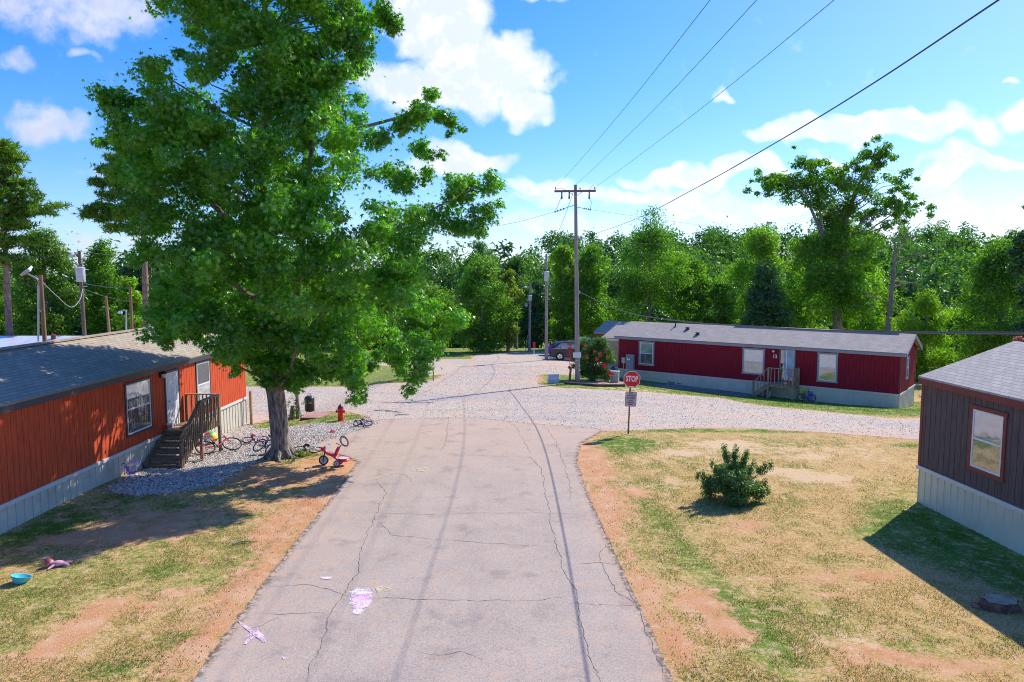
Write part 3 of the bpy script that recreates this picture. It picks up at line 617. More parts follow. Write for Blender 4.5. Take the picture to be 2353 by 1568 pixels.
    def vents(s, spots):
        for u, y, kind in spots:
            z = s.zr - abs(y - s.W / 2) * s.sl; mb = MB()
            if kind == 'pipe': mb.lathe([(.13, -.02), (.13, .01), (.05, .04), (.045, .30), (.06, .30), (.06, .33), (.01, .34)], 10, Matrix.Translation((u, y, z)))
            else:
                mb.lathe([(.17, -.03), (.17, .02), (.10, .03), (.10, .10), (.16, .11), (.15, .15), (.01, .17)], 12, Matrix.Translation((u, y, z)))
            mb.build('roof_vent', BLACK, s.root, True)
def corner_solve(bp, tp, H_):
    lo, hi = 8.0, 90.0
    for _ in range(60):
        Y = (lo + hi) / 2; d = aty(*tp, Y)[2] - aty(*bp, Y)[2]
        if d < H_: lo = Y
        else: hi = Y
    return aty(*bp, Y)
# --- left orange-red home, long wall along the lawn
far = corner_solve((566, 911), (563, 789), 2.42)
ORG = siding_mat('orange_siding', (.60, .095, .035))
DIRL = math.atan2(1, .0135)
L1 = 18.6; O1 = far - np.array([math.cos(DIRL), math.sin(DIRL), 0]) * L1
SH1 = shingle('tan_shingle', (.33, .28, .225), (.45, .39, .315))
h1 = Home('mobile_home', 'orange red mobile home with charcoal trim and white door, left of the big tree', O1, DIRL, L1, 4.9, 2.40, ORG, M_SKIRTG, M_CHAR, SH1, 1.5, fascia=.17, cap=M_SILL)
def win_px(h, x0, x1, yt, yb, casing, **k):
    """pixel box of the casing on the front wall -> window"""
    xm = (x0 + x1) / 2; u0 = h.local(x0, (yt + yb) / 2)[0]; u1 = h.local(x1, (yt + yb) / 2)[0]; z1 = h.local(xm, yt)[1]; z0 = h.local(xm, yb)[1]
    c = k.get('cw', .09); return h.window(u0, u1, z0 + c, z1 - c, casing, **k)
PSCR = glass('pane_porch', (.30, .33, .33), .45, (.18, .20, .21)); PLOW = glass('pane_low', (.085, .09, .12), .28, (.14, .12, .12))
win_px(h1, 287, 348, 873, 996, M_CHAR, cw=.07, up=PSCR, lo=PLOW)
win_px(h1, 450, 483, 828, 936, M_CHAR, cw=.07, up=PANE_DK, lo=glass('pane_white', (.55, .56, .55), .2))
def door(h, u0, u1, z0, z1, dm, casing, panels=True, M=None, name='door', storm=False):
    M = M or Matrix.Identity(4)
    mb = MB(); mb.box(u0 - .07, u0, -.035, -.001, z0, z1 + .07, M); mb.box(u1, u1 + .07, -.035, -.001, z0, z1 + .07, M); mb.box(u0 + .0005, u1 - .0005, -.035, -.001, z1 + .0005, z1 + .07, M)
    d = MB().box(u0 + .01, u1 - .01, -.022, -.003, z0, z1 - .01, M).build(name, dm, h.root)
    mb.build('door_frame', casing, d)
    if panels:
        mb = MB(); w = (u1 - u0)
        for zz0, zz1 in ((.12, .42), (.46, .74), (.78, .93)):
            for a, b in ((.14, .46), (.54, .86)):
                A, B, C_, D_ = u0 + w * a, u0 + w * b, z0 + (z1 - z0) * zz0, z0 + (z1 - z0) * zz1
                mb.box(A, B, -.030, -.0225, C_, C_ + .03, M); mb.box(A, B, -.030, -.0225, D_ - .03, D_, M); mb.box(A, A + .03, -.030, -.0225, C_ + .03, D_ - .03, M); mb.box(B - .03, B, -.030, -.0225, C_ + .03, D_ - .03, M)
        mb.build('door_panel', dm, d)
    MB().tube([M @ Vector((u0 + .10, -.02, z0 + .95)), M @ Vector((u0 + .10, -.075, z0 + .95))], .022, 8).ball(M @ Vector((u0 + .10, -.085, z0 + .95)), .032, 6).build('handle', CHROME, d, True)
    return d
ud0, _ = h1.local(380, 900); ud1, _ = h1.local(405, 900); zd = .10
ud1 = ud0 + .92
door(h1, ud0, ud1, zd, zd + 1.95, mat('door_white', (.74, .76, .78), .45, var=.04), M_CHAR)
zlamp = h1.local(368, 862)
mb = MB().box(zlamp[0] - .07, zlamp[0] + .07, -.05, -.001, zlamp[1] - .1, zlamp[1] + .1).lathe([(.02, .16), (.10, .12), (.11, .09), (.09, .06)], 12, Matrix.Translation((zlamp[0], -.13, zlamp[1] - .02)))
lm = mb.build('porch_lamp', BLACK, h1.root, True); MB().lathe([(.05, -.1), (.08, -.04), (.08, .06)], 12, Matrix.Translation((zlamp[0], -.13, zlamp[1] - .0))).build('lamp_shade', OFFWH, lm, True)
h1.vents([(h1.local(10, 900)[0] + .8, .9, 'v'), (2.5, 1.2, 'pipe')])
mb = MB().box(L1 * .25, L1 * .9, 2.45 - .14, 2.45 + .14, h1.zr - .01, h1.zr + .035); mb.build('ridge_vent', SH1, h1.root)
# --- red home across the crossing
cR = corner_solve((2067, 906.5), (2072, 811.2), 2.42); cL = corner_solve((1421, 846), (1419, 771.4), 2.42); cL[2] = cR[2]
RED = siding_mat('red_siding', (.28, .014, .028), .6)
d_ = cR - cL; L2 = math.hypot(d_[0], d_[1]); A2 = math.atan2(d_[1], d_[0])
SH2 = shingle('grey_shingle', (.37, .325, .285), (.47, .42, .375))
h2 = Home('mobile_home', 'long dark red mobile home with light grey trim and skirting beyond the gravel crossing', (cL[0], cL[1], cR[2]), A2, L2, 4.9, 2.40, RED, M_TRIMW, M_GTRIM, SH2, 1.5, fascia=.16, ohg=.32, corner=mat('red_corner', (.21, .014, .022), .6), rib=.4)
for x0, x1, yt, yb in ((1468, 1503.5, 784.5, 840.5), (1706, 1757, 800.5, 861), (1878, 1925, 811, 879)): win_px(h2, x0, x1, yt, yb, M_GTRIM, cw=.10, head=.03)
h2.window(1.6, 2.4, .75, 1.95, M_GTRIM, M=h2.face('right'), cw=.09)
u0 = h2.local(1793, 840)[0]; u1 = h2.local(1826, 840)[0]; dtop = h2.local(1808, 804)[1]
CURT = mat('grey_storm_panel', (.42, .46, .50), .5, var=.3, vs=2)
dd = door(h2, u0, u1, .06, dtop, CURT, mat('door_dark', (.12, .10, .10), .6), panels=False)
um = (u0 + u1) / 2
MB().box(um - .10, um - .02, -.05, -.023, .10, dtop - .05).box(um - .16, um + .02, -.048, -.0235, .10, dtop * .45).build('curtain', mat('curtain', (.72, .75, .85), .8), dd)
MB().box(u0 + .02, um - .2, -.034, -.0232, .1, dtop - .06).build('glass_panel', PANE_DK, dd)
zl = h2.local(1778.5, 806); MB().lathe([(.02, .1), (.09, .07), (.09, .03)], 10, Matrix.Translation((zl[0], -.11, zl[1]))).box(zl[0] - .06, zl[0] + .06, -.05, -.001, zl[1] - .05, zl[1] + .12).build('porch_lamp', BLACK, h2.root, True)
MB().ball((zl[0], -.11, zl[1] - .03), .085, 6).build('lamp_globe', WHITE, h2.root, True)
zt = h2.local(1781, 818); text_mesh('12', .30, WHITE, h2.root, Matrix.Translation((zt[0], -.02, zt[1] - .04)) @ Matrix.Rotation(math.pi / 2, 4, 'X'), 'house_number', .004, bold=.008)
# roof fittings
def roofpt(h, px, py):
    d = Vector(ray(px, py)); o = Matrix.Rotation(-h.a, 3, 'Z') @ (Vector((0, 0, CAM_H)) - h.O); v = Matrix.Rotation(-h.a, 3, 'Z') @ d
    # plane z = zr + (y - W/2)*sl
    t_ = (h.zr - h.W / 2 * h.sl + o.y * h.sl - o.z) / (v.z - v.y * h.sl); p = o + v * t_; return p.x, p.y
sp = []
for (px, py, k) in ((1552, 751, 'pipe'), (1580, 757, 'v'), (1603, 769, 'v')):
    q = roofpt(h2, px, py); sp.append((q[0], min(max(q[1], .2), h2.W / 2 - .1), k))
h2.vents(sp)
q0 = roofpt(h2, 1790, 760)
MB().box(L2 * .42, L2 * .97, h2.W / 2 - .13, h2.W / 2 + .13, h2.zr - .01, h2.zr + .04).build('ridge_vent', SH2, h2.root)
# --- brown home, right
cB = corner_solve((2110, 1068), (2119, 864.8), 2.44)
BRN = siding_mat('brown_siding', (.145, .11, .098), .75)
DIRB = math.atan2(-1, 90 / 1630.0)
SH3 = shingle('pale_shingle', (.37, .345, .32), (.48, .45, .42))
h3 = Home('mobile_home', 'dark brown mobile home with red trim and ribbed cream skirting', cB, DIRB, 16.0, 5.1, 2.42, BRN, mat('cream_skirt', (.68, .64, .48), .55, var=.05, vs=1.2, dirt=((.42, .34, .22), .25)), M_RTRIM, SH3, 1.25, fascia=.17, oh=.10, ohg=.05, corner=M_RTRIM, cap=mat('cream_rail', (.66, .64, .56), .5, var=.03), groove=.203, rib=.26)
xa = h3.local(2228, 1000)[0]; xb = h3.local(2312, 1030)[0]; zt_ = h3.local(2270, 938)[1]; zb_ = h3.local(2262, 1092)[1]
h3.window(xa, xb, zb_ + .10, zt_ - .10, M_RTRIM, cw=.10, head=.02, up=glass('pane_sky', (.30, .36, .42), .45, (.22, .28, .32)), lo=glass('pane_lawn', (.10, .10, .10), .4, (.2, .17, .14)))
# --- tan and orange homes behind the red one
nrm = np.array([-math.sin(A2), math.cos(A2), 0]); du = np.array([math.cos(A2), math.sin(A2), 0])
TAN = siding_mat('tan_siding', (.46, .35, .22))
def behind(px, Y, zb, skirt, name_label, side, trim, sh, ang, L_=15, W_=4.9, sk=M_TRIMW, **k):
    p = aty(px, 800, Y); O = np.array((p[0], Y, zb)); return Home('mobile_home', name_label, O, ang, L_, W_, 2.4, side, sk, trim, sh, skirt, ohg=.1, **k)
A2b = A2
hb = behind(1385, 60.5, cR[2] - .85, 1.6, 'tan mobile home with cream trim, partly hidden behind the dark red home', TAN, mat('cream_trim', (.70, .64, .52), .6), SH2, A2b, 7.5)
hc = behind(1367, 71.5, cR[2] - 1.2, 1.7, 'small orange end of a mobile home showing behind the tan one', siding_mat('orange_siding_far', (.50, .10, .04)), mat('cream_trim2', (.4, .36, .32), .6), SH2, A2b, 7)
hb.vents([(1.7, 1.7, 'pipe'), (1.2, 1.1, 'v')])
# --- roofs behind the left home
wr = MB(); WR = thing('storage_building', 'low white sheet metal building beyond the tan roof at left', 'building', (-27.0, 44, g(-27, 44)), 0)
def gable_roof(mb, x0, x1, y0, y1, ze, zr_, th=.06):
    ym = (y0 + y1) / 2
    for a in ([(x0, y0, ze), (x1, y0, ze), (x1, ym, zr_), (x0, ym, zr_)], [(x0, y1, ze), (x1, y1, ze), (x1, ym, zr_), (x0, ym, zr_)]):
        b = [(x, y, z - th) for x, y, z in a]; mb.add(a + b, [(0, 1, 2, 3), (4, 7, 6, 5), (0, 4, 5, 1), (1, 5, 6, 2), (2, 6, 7, 3), (3, 7, 4, 0)])
WM = mat('white_sheet', (.66, .69, .76), .35, .2, var=.12, vs=1.5, stretch=(3, .4, 1)); gable_roof(wr, -12, 3.2, -.2, 8.2, 2.55, 3.15); wr.build('roof', WM, WR)
MB().box(-11.8, 3.0, 0, 8.0, -.3, 2.5).build('wall', WHITE, WR); MB().lathe([(.15, 0), (.15, .3), (.22, .32), (.02, .42)], 10, Matrix.Translation((-3.5, 3, 2.95))).build('roof_vent', M_RTRIM, WR)
WR2 = thing('garden_shed', 'pale grey gable roofed shed peeking over the orange red home roof', 'shed', (-25.2, 31.0, g(-25, 31)), R(6))
mb = MB(); gable_roof(mb, -6, 3.5, -.2, 5, 2.1, 2.85); mb.build('roof', SH3, WR2); MB().box(-5.9, 3.4, 0, 4.8, -.3, 2.05).build('wall', TAN, WR2)
# --- wooden steps, left home
FL = 0.10                                            # floor above wall bottom
def to_w(h, u, y, z):
    v = h.O + Matrix.Rotation(h.a, 3, 'Z') @ Vector((u, y, z)); return v
def porch(h, u0, u1, dep, step_dir, label, n, run, lum, lumn, zg, rail_out=True, deck=FL, tread=None, bal=.14, near_rail=False):
    """deck along the wall from u0..u1, out to -dep; steps leave at u0 (step_dir -1) or u1 (+1); local z of ground zg"""
    root = thing('wooden_porch', label, 'porch', h.O, h.a); rise = (deck - zg) / (n + 1)
    mb = MB(); k = int((u1 - u0) / .145)
    for i in range(k):
        a = u0 + (u1 - u0) * i / k; mb.box(a + .003, a + (u1 - u0) / k - .003, -dep, -.04, deck - .038, deck)
    mb.build('deck', lumn, root)
    MB().box(u0, u1, -dep + .002, -dep + .04, deck - .2, deck - .04).box(u0, u1, -.08, -.045, deck - .2, deck - .04).box(u0 + .001, u0 + .04, -dep + .045, -.085, deck - .2, deck - .04).box(u1 - .04, u1 - .001, -dep + .045, -.085, deck - .2, deck - .04).build('joist', lum, root)
    hr = .98; P0 = .09
    us = u0 if step_dir < 0 else u1; uf = u1 if step_dir < 0 else u0
    # posts
    for (u, y, top) in ((u0 + .045, -dep - .045, deck + hr), (u1 - .045, -dep - .045, deck + hr), (uf - .045 * (1 if uf == u1 else -1), -.10, deck + hr)):
        MB().box(u - P0 / 2, u + P0 / 2, y - P0 / 2, y + P0 / 2, zg - .3, top).build('post', lum, root)
    tr = MB(); ri = MB()
    for i in range(n):
        z = deck - (i + 1) * rise; a = us + step_dir * i * run; b = us + step_dir * (i + 1) * run
        tr.box(min(a, b) - .0, max(a, b) + .02, -dep + .05, -.08, z - .038, z)
        c = b - step_dir * .03; ri.box(min(c, c - step_dir * .02), max(c, c - step_dir * .02), -dep + .06, -.09, z - rise + .03, z - .04)
    c = us + step_dir * .01; ri.box(min(c, c + .0), max(c, c) + .02, -dep + .06, -.09, deck - rise + .002, deck - .04)
    tr.build('tread', tread or lum, root); ri.build('riser', lum, root)
    e = us + step_dir * n * run; zb = deck - n * rise - .1
    for y in (-dep + .02, -.07):
        MB().bar((us, y, deck - .15), (e, y, zg + .08), .04, .26, (0, 0, 1)).build('stringer', lum, root)
    # rails
    yr = -dep - .045
    MB().bar((u0, yr, deck + hr + .02), (u1, yr, deck + hr + .02), .14, .038).build('handrail', tread or lum, root)
    ez = zg + .95; MB().bar((us, yr, deck + hr), (e, yr, ez), .14, .038).build('handrail', tread or lum, root)
    MB().box(e - P0 / 2, e + P0 / 2, yr - P0 / 2, yr + P0 / 2, zg - .2, ez - .02).build('post', lum, root)
    MB().bar((uf - .045 * (1 if uf == u1 else -1), yr + .045, deck + hr + .02), (uf - .045 * (1 if uf == u1 else -1), -.06, deck + hr + .02), .09, .038).build('handrail', lumn, root)
    kk = int((u1 - u0) / bal); b = MB()
    for i in range(1, kk):
        u = u0 + (u1 - u0) * i / kk; b.box(u - .02, u + .02, yr - .055, yr - .02, deck - .15, deck + hr)
    ns = int(abs(e - us) / bal)
    for i in range(1, ns + 1):
        t_ = i / (ns + .5); u = us + (e - us) * t_; b.box(u - .02, u + .02, yr - .055, yr - .02, (deck - .1) + (zg + .12 - deck) * t_, deck + hr + (ez - deck - hr) * t_)
    for i in range(1, int(dep / bal)):
        y = -dep + i * bal; uu = uf + .01 * (1 if uf == u1 else -1); b.box(uu - .017, uu + .017, y - .02, y + .02, deck - .15, deck + hr)
    b.build('balusters', lum, root); return root
gl_ = g(-11, 24.5) - h1.O.z
po1 = porch(h1, ud0 - .25, ud0 + 1.35, 1.25, -1, 'weathered wooden porch steps with slatted rail at the orange red home', 5, .29, M_LUMB, M_LUMBN, g(-11, 23.5) - h1.O.z)
po2 = porch(h2, u0 - .35, u1 + .35, 1.25, -1, 'pale wooden porch with slatted rail in front of the dark red home door', 3, .30, mat('tan_lumber', (.38, .27, .18), .8, var=.25, vs=5), mat('tan_lumber2', (.34, .25, .17), .8), g(*to_w(h2, u0, -1, 0)[:2]) - h2.O.z, bal=.2)
# ------------------------------------------------------------------ trees
BARK = mat('bark', (.24, .20, .16), .95, var=.75, vs=5, bump=1.0, bs=18, stretch=(3, 3, .6)); BARKP = mat('pine_bark', (.25, .15, .11), .95, var=.4, vs=3, bump=.8, bs=14, stretch=(2, 2, .7)); BARKD = mat('dead_wood', (.22, .18, .15), .95, var=.3, stretch=(2, 2, .5))
LF = dict(
    gum=leafmat('leaf_gum', (.055, .165, .016), (.22, .46, .032), .54, .35),
    mid=leafmat('leaf_mid', (.06, .14, .012), (.21, .37, .028), .52),
    lime=leafmat('leaf_lime', (.10, .20, .012), (.32, .47, .025), .5),
    yel=leafmat('leaf_yellow', (.12, .17, .02), (.30, .34, .04), .5),
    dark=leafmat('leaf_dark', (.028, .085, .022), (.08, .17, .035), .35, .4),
    far=leafmat('leaf_far', (.055, .13, .028), (.13, .24, .045), .42),
    pine=leafmat('leaf_pine', (.06, .14, .015), (.20, .32, .03), .4),
    bush=leafmat('leaf_bush', (.045, .11, .018), (.14, .25, .04), .4, .45),
    rose=leafmat('leaf_rose', (.04, .11, .02), (.15, .27, .04), .4))
def leaves(puffs, n, size, kind, rs, droop=.0, shell=.45):
    """puffs (k,5): x y z r rz -> vertices, faces, lv"""
    p = np.asarray(puffs, float); w = p[:, 3] ** 1.6; w = w / w.sum(); k = rs.choice(len(p), n, p=w); q = p[k]
    d = rs.normal(size=(n, 3)); d /= np.linalg.norm(d, axis=1, keepdims=True); rr = np.where(rs.rand(n) < .7, shell + (1 - shell) * rs.rand(n) ** .6, np.abs(rs.normal(0, .75, n)))
    c = q[:, :3] + d * np.stack([q[:, 3], q[:, 3], q[:, 4]], 1) * rr[:, None]
    nr = d * .55 + rs.normal(size=(n, 3)) * .45 + np.array([0, 0, .35]); nr /= np.linalg.norm(nr, axis=1, keepdims=True)
    ax = rs.normal(size=(n, 3)) * .7 + d * .6 + np.array([0, 0, -droop]); ax -= nr * (ax * nr).sum(1, keepdims=True); ax /= np.linalg.norm(ax, axis=1, keepdims=True) + 1e-9
    sd_ = np.cross(nr, ax); s = size * rs.uniform(.65, 1.35, n)[:, None]
    pl = rs.rand(len(p))[k]; lv = np.clip(pl * .4 + rs.rand(n) ** 1.4 * .75, 0, 1)
    if kind == 'star':
        V = []; T = []
        for j, (an, L_) in enumerate(((-1.25, .8), (-.55, 1.0), (0.02, 1.15), (.6, 1.0), (1.3, .8))):
            ca, sa = math.cos(an), math.sin(an); dr = ax * ca + sd_ * sa; pp = -ax * sa + sd_ * ca
            V += [c + pp * s * .19, c - pp * s * .19, c + dr * s * L_ + nr * s * rs.uniform(-.25, .1)]; T.append((3 * j, 3 * j + 1, 3 * j + 2))
        V = np.stack(V, 1); m = 15; T = np.array(T)
    elif kind == 'needle':
        V = []; T = []
        for j in range(5):
            e = rs.normal(size=(n, 3)) + d * .5 + np.array([0, 0, .5]); e /= np.linalg.norm(e, axis=1, keepdims=True); f = np.cross(e, rs.normal(size=(n, 3))); f /= np.linalg.norm(f, axis=1, keepdims=True) + 1e-9
            V += [c + f * s * .13, c - f * s * .13, c + e * s]; T.append((3 * j, 3 * j + 1, 3 * j + 2))
        V = np.stack(V, 1); m = 15; T = np.array(T)
    else:
        w_ = .42 if kind == 'oval' else .6
        V = np.stack([c - ax * s * .5, c + sd_ * s * w_ * .5 + nr * s * .12, c + ax * s * .6, c - sd_ * s * w_ * .5 + nr * s * .12], 1); m = 4; T = np.array([(0, 1, 2), (0, 2, 3)])
    Fc = (T[None] + (np.arange(n) * m)[:, None, None]).reshape(-1, 3); return V.reshape(-1, 3), Fc, np.repeat(lv, m)
def tree_obj(name, label, cat, base, trunk, puffs, n, size, kind, lm, bark=BARK, seed=0, group=None, tr=.3, limb_r=.35, twigs=True, droop=0, shell=.45, extra=None, parts=('trunk', 'crown'), limb_max=60, zmin=0.0, hmax=99):
    """trunk: list of (x,y,z,r) relative to base; branches run from the trunk to the puffs"""
    rs = np.random.RandomState(seed); root = thing(name, label, cat, base, 0, group)
    mb = MB(); tp = [Vector(t[:3]) for t in trunk]; mb.tube(tp, [t[3] for t in trunk], 12)
    for e in (extra or []): mb.tube([e_[:3] for e_ in e], [e_[3] for e_ in e], 8)
    if twigs:
        ids = rs.permutation(len(puffs))[:limb_max]
        for i in ids:
            p = Vector(puffs[i][:3]); hz_ = math.hypot(p.x, p.y)
            if hz_ > hmax: continue
            zt = max(zmin, p.z - hz_ * rs.uniform(.3, .75))
            best = min(range(len(tp)), key=lambda j: abs(tp[j].z - zt)); a = tp[best]
            if best + 1 < len(tp):
                f = min(1, max(0, (zt - tp[best].z) / max(.01, tp[best + 1].z - tp[best].z))); a = tp[best].lerp(tp[best + 1], f)
            r0 = trunk[best][3] * limb_r * min(1, .4 + hz_ / 5); L_ = (p - a).length
            m1 = a.lerp(p, .35) + Vector(rs.normal(size=3)) * L_ * .06 + Vector((0, 0, L_ * .03)); m2 = a.lerp(p, .7) + Vector(rs.normal(size=3)) * L_ * .06 + Vector((0, 0, L_ * .04))
            mb.tube([a, m1, m2, p], [r0, r0 * .7, r0 * .42, r0 * .15], 5, cap=False)
    mb.build(parts[0], bark, root, True)
    V, Fc, lv = leaves(puffs, n, size, kind, rs, droop, shell); np_mesh(parts[1], V, Fc, LF[lm] if isinstance(lm, str) else lm, root, dict(lv=lv)); return root
# --- the large sweetgum
TY = 23.9; tb = gp(643, 1052); TB = np.array((tb[0], TY, g(tb[0], TY)))
def rel(px, py, dy=0): return aty(px, py, TY + dy) - TB
prof = [(-330, 600, 700), (-230, 520, 760), (-130, 430, 830), (-60, 380, 880), (0, 335, 900), (60, 345, 900), (110, 335, 860), (180, 312, 850), (240, 290, 850), (300, 260, 860), (360, 245, 890), (420, 280, 960), (480, 305, 1010), (540, 320, 1050), (600, 330, 1075), (660, 325, 1070), (700, 330, 1060), (750, 370, 1040), (800, 500, 1000), (840, 560, 960), (875, 600, 760)]
rs = np.random.RandomState(11); puffs = []
py_ = np.array([p[0] for p in prof]); xl = np.array([p[1] for p in prof]); xr = np.array([p[2] for p in prof])
wy = (xr - xl).astype(float)
while len(puffs) < 640:
    y = rs.uniform(-330, 872)
    a = np.interp(y, py_, xl); b = np.interp(y, py_, xr)
    if rs.rand() > (b - a) / 760: continue
    cx = 600 + (a + b - 1200) * .12 ; ph = rs.rand() * 6.283; rho = rs.uniform(.12, 1) ** .5
    hw = (b - cx) if math.cos(ph) > 0 else (cx - a); r = rs.uniform(.26, .72) * (.75 if y > 760 else 1); rp = r * 68
    x = cx + math.cos(ph) * rho * max(10, hw - rp * .8 + rs.normal() * 12); dep = math.sin(ph) * rho * max(.3, (b - a) / 2 / 68 * .88 - r * .7)
    s_ = (TY + dep) / TY
    c = rel(1176.5 + (x - 1176.5), y, 0); puffs.append((c[0], c[1] + dep, c[2], r, r * .72))
def chain(pts, r0, r1, n, dy=0):
    out = []
    for i in range(n):
        t_ = i / (n - 1) * (len(pts) - 1); k = min(int(t_), len(pts) - 2); f = t_ - k
        x = pts[k][0] * (1 - f) + pts[k + 1][0] * f; y = pts[k][1] * (1 - f) + pts[k + 1][1] * f; r = r0 + (r1 - r0) * i / (n - 1)
        c = rel(x + rs.normal() * 9, y + rs.normal() * 9, dy); out.append((c[0], c[1] + rs.normal() * .25, c[2], r * rs.uniform(.8, 1.15), r * .8))
    return out
puffs += chain([(330, 360), (280, 300), (240, 235), (265, 205)], .55, .35, 12, -.5) + chain([(300, 330), (230, 325)], .4, .22, 5, .3) + chain([(330, 240), (225, 232)], .4, .2, 7, 0)
puffs += chain([(860, 330), (930, 285), (985, 255), (1040, 280)], .45, .28, 14, -.4) + chain([(930, 300), (985, 235), (1000, 218)], .35, .2, 6) + chain([(960, 330), (1005, 360)], .35, .22, 5) + chain([(1040, 280), (1055, 292)], .22, .15, 3)
puffs += chain([(960, 520), (1040, 440), (1090, 420), (1150, 430)], .6, .28, 15, .5) + chain([(1020, 520), (1100, 500), (1145, 470)], .5, .25, 9, .3) + chain([(920, 430), (1015, 400)], .4, .22, 7) + chain([(1060, 520), (1110, 540)], .4, .25, 4)
puffs += chain([(820, 790), (822, 880), (815, 922)], .5, .24, 8, -1.2) + chain([(960, 780), (975, 850), (950, 885)], .5, .28, 8, -1) + chain([(905, 800), (930, 850)], .45, .3, 5) + chain([(380, 690), (350, 770), (400, 780)], .45, .25, 8, -1) + chain([(430, 760), (470, 790)], .3, .18, 4, -.6) + chain([(520, 790), (540, 835)], .3, .15, 5, 0)
puffs += chain([(540, 800), (600, 835), (650, 850), (700, 845), (760, 830)], .42, .4, 12, -.9) + chain([(590, 860), (640, 880), (700, 875)], .3, .26, 6, -.5) + chain([(580, 760), (660, 780), (760, 760)], .55, .5, 9, -1.3)
puffs += chain([(590, 330), (600, 450), (610, 560), (630, 660), (640, 760)], .65, .6, 18, -1.5) + chain([(700, 420), (720, 560), (740, 680)], .6, .6, 10, -1.2)
puffs += chain([(860, 30), (900, 60), (880, 20)], .45, .3, 6) + chain([(800, 100), (850, 120), (830, 150)], .4, .25, 5) + chain([(640, 820), (700, 860), (690, 880)], .4, .25, 6, -.8) + chain([(740, 830), (780, 860)], .4, .25, 5, -.5) + chain([(1010, 700), (1060, 740), (1010, 790)], .45, .3, 6)
t0 = [(0.0, 0, -.2, .50), (0, 0, .12, .37), (0, 0, .4, .32), (-.03, 0, 1.1, .305), (-.1, 0, 2.1, .30), (-.3, .05, 3.2, .27), (-.45, .1, 5, .24), (-.4, 0, 7.5, .2), (-.25, 0, 10.5, .16), (-.1, 0, 14, .11), (.1, 0, 18.2, .05)]
st2 = [(-.15, 0, 2.1, .2), (.25, -.2, 3.2, .17), (.7, -.3, 5.2, .14), (1.1, -.2, 8, .1), (1.4, 0, 11, .06)]
roots = []
for k in range(9):
    a = k * .7 + rs.uniform(-.2, .2); L_ = rs.uniform(.45, .95); roots.append([(math.cos(a) * .25, math.sin(a) * .25, .28, .12), (math.cos(a) * .45, math.sin(a) * .45, .06, .09), (math.cos(a + .2) * L_, math.sin(a + .2) * L_, -.05, .05)])
limbs = []
for pts_ in ([(600, 560), (700, 480), (815, 298), (900, 275), (985, 250)], [(605, 700), (640, 620), (720, 590), (830, 560), (960, 500), (1090, 430)], [(600, 600), (500, 480), (380, 380), (280, 300), (245, 240)], [(640, 850), (760, 700), (840, 655), (900, 650)]):
    rr_ = [.13, .1, .075, .05, .035, .025]; limbs.append([tuple(rel(x, y)) + (rr_[i],) for i, (x, y) in enumerate(pts_)])
big = tree_obj('sweetgum_tree', 'tall sweetgum tree with two toned bark and star leaves between home and road', 'tree', TB, t0, puffs, 175000, .112, 'star', 'gum', seed=3, extra=[st2] + roots + limbs, droop=.35, limb_max=110, shell=.3, zmin=2.3, hmax=3.8)

# --- generic background trees
def envelope(h, hw, y0f, shape, n, rs, r0, r1):
    out = []
    while len(out) < n:
        f = rs.rand()
        if shape == 'round': w = math.sin(math.pi * min(1, max(0, .12 + f * .86))) ** .6
        elif shape == 'cone': w = (1 - f) ** .6 * (1 if f > .06 else .7)
        elif shape == 'col': w = min(1, (1.02 - f) * 4) ** .5 * min(1, .75 + f)
        elif shape == 'loose': w = math.sin(math.pi * min(1, max(0, .15 + f * .8))) ** .8 * (1 + .35 * math.sin(f * 17 + h))
        else: w = 1 - f * .5
        if rs.rand() > w + .15: continue
        ph = rs.rand() * 6.283; rho = rs.uniform(.08, 1) ** .5; r = rs.uniform(r0, r1) * hw; L_ = max(.05, hw * w - r * .6)
        if rs.rand() < .12: L_ *= 1.15
        out.append((math.cos(ph) * rho * L_, math.sin(ph) * rho * L_ * .9, h * (y0f + (1 - y0f) * f) - r * .4, r, r * .75))
    return out
def bg(name, label, px, ytop, hwpx, Y, shape, lm, ybase=None, y0f=.15, n=6500, ls=.29, seed=1, group='trees along the far tree line', r=(.22, .42), np_=60, bark=BARK, tr=.22, lean=0, cat='tree', kind='oval'):
    rs = np.random.RandomState(seed); d = aty(px, 700, Y); x = d[0]; gz_ = g(x, Y) if ybase is None else aty(px, ybase, Y)[2]
    top = aty(px, ytop, Y)[2]; h = top - gz_; hw = hwpx / F_ * Y
    n = int(n * 2.3); hwpx *= 1.08; pf = envelope(h, hw, y0f, shape, np_, rs, *r); pf = [(a + lean * c / h, b, c, d_, e) for a, b, c, d_, e in pf]
    tk = [(0, 0, -.4, tr * 1.3), (0, 0, .3, tr), (lean * .3, 0, h * .35, tr * .75), (lean * .6, 0, h * .65, tr * .45), (lean, 0, h * .93, tr * .12)]
    return tree_obj(name, label, cat, (x, Y, gz_), tk, pf, n, ls, kind, lm, bark, seed, group, limb_max=16, shell=.3)
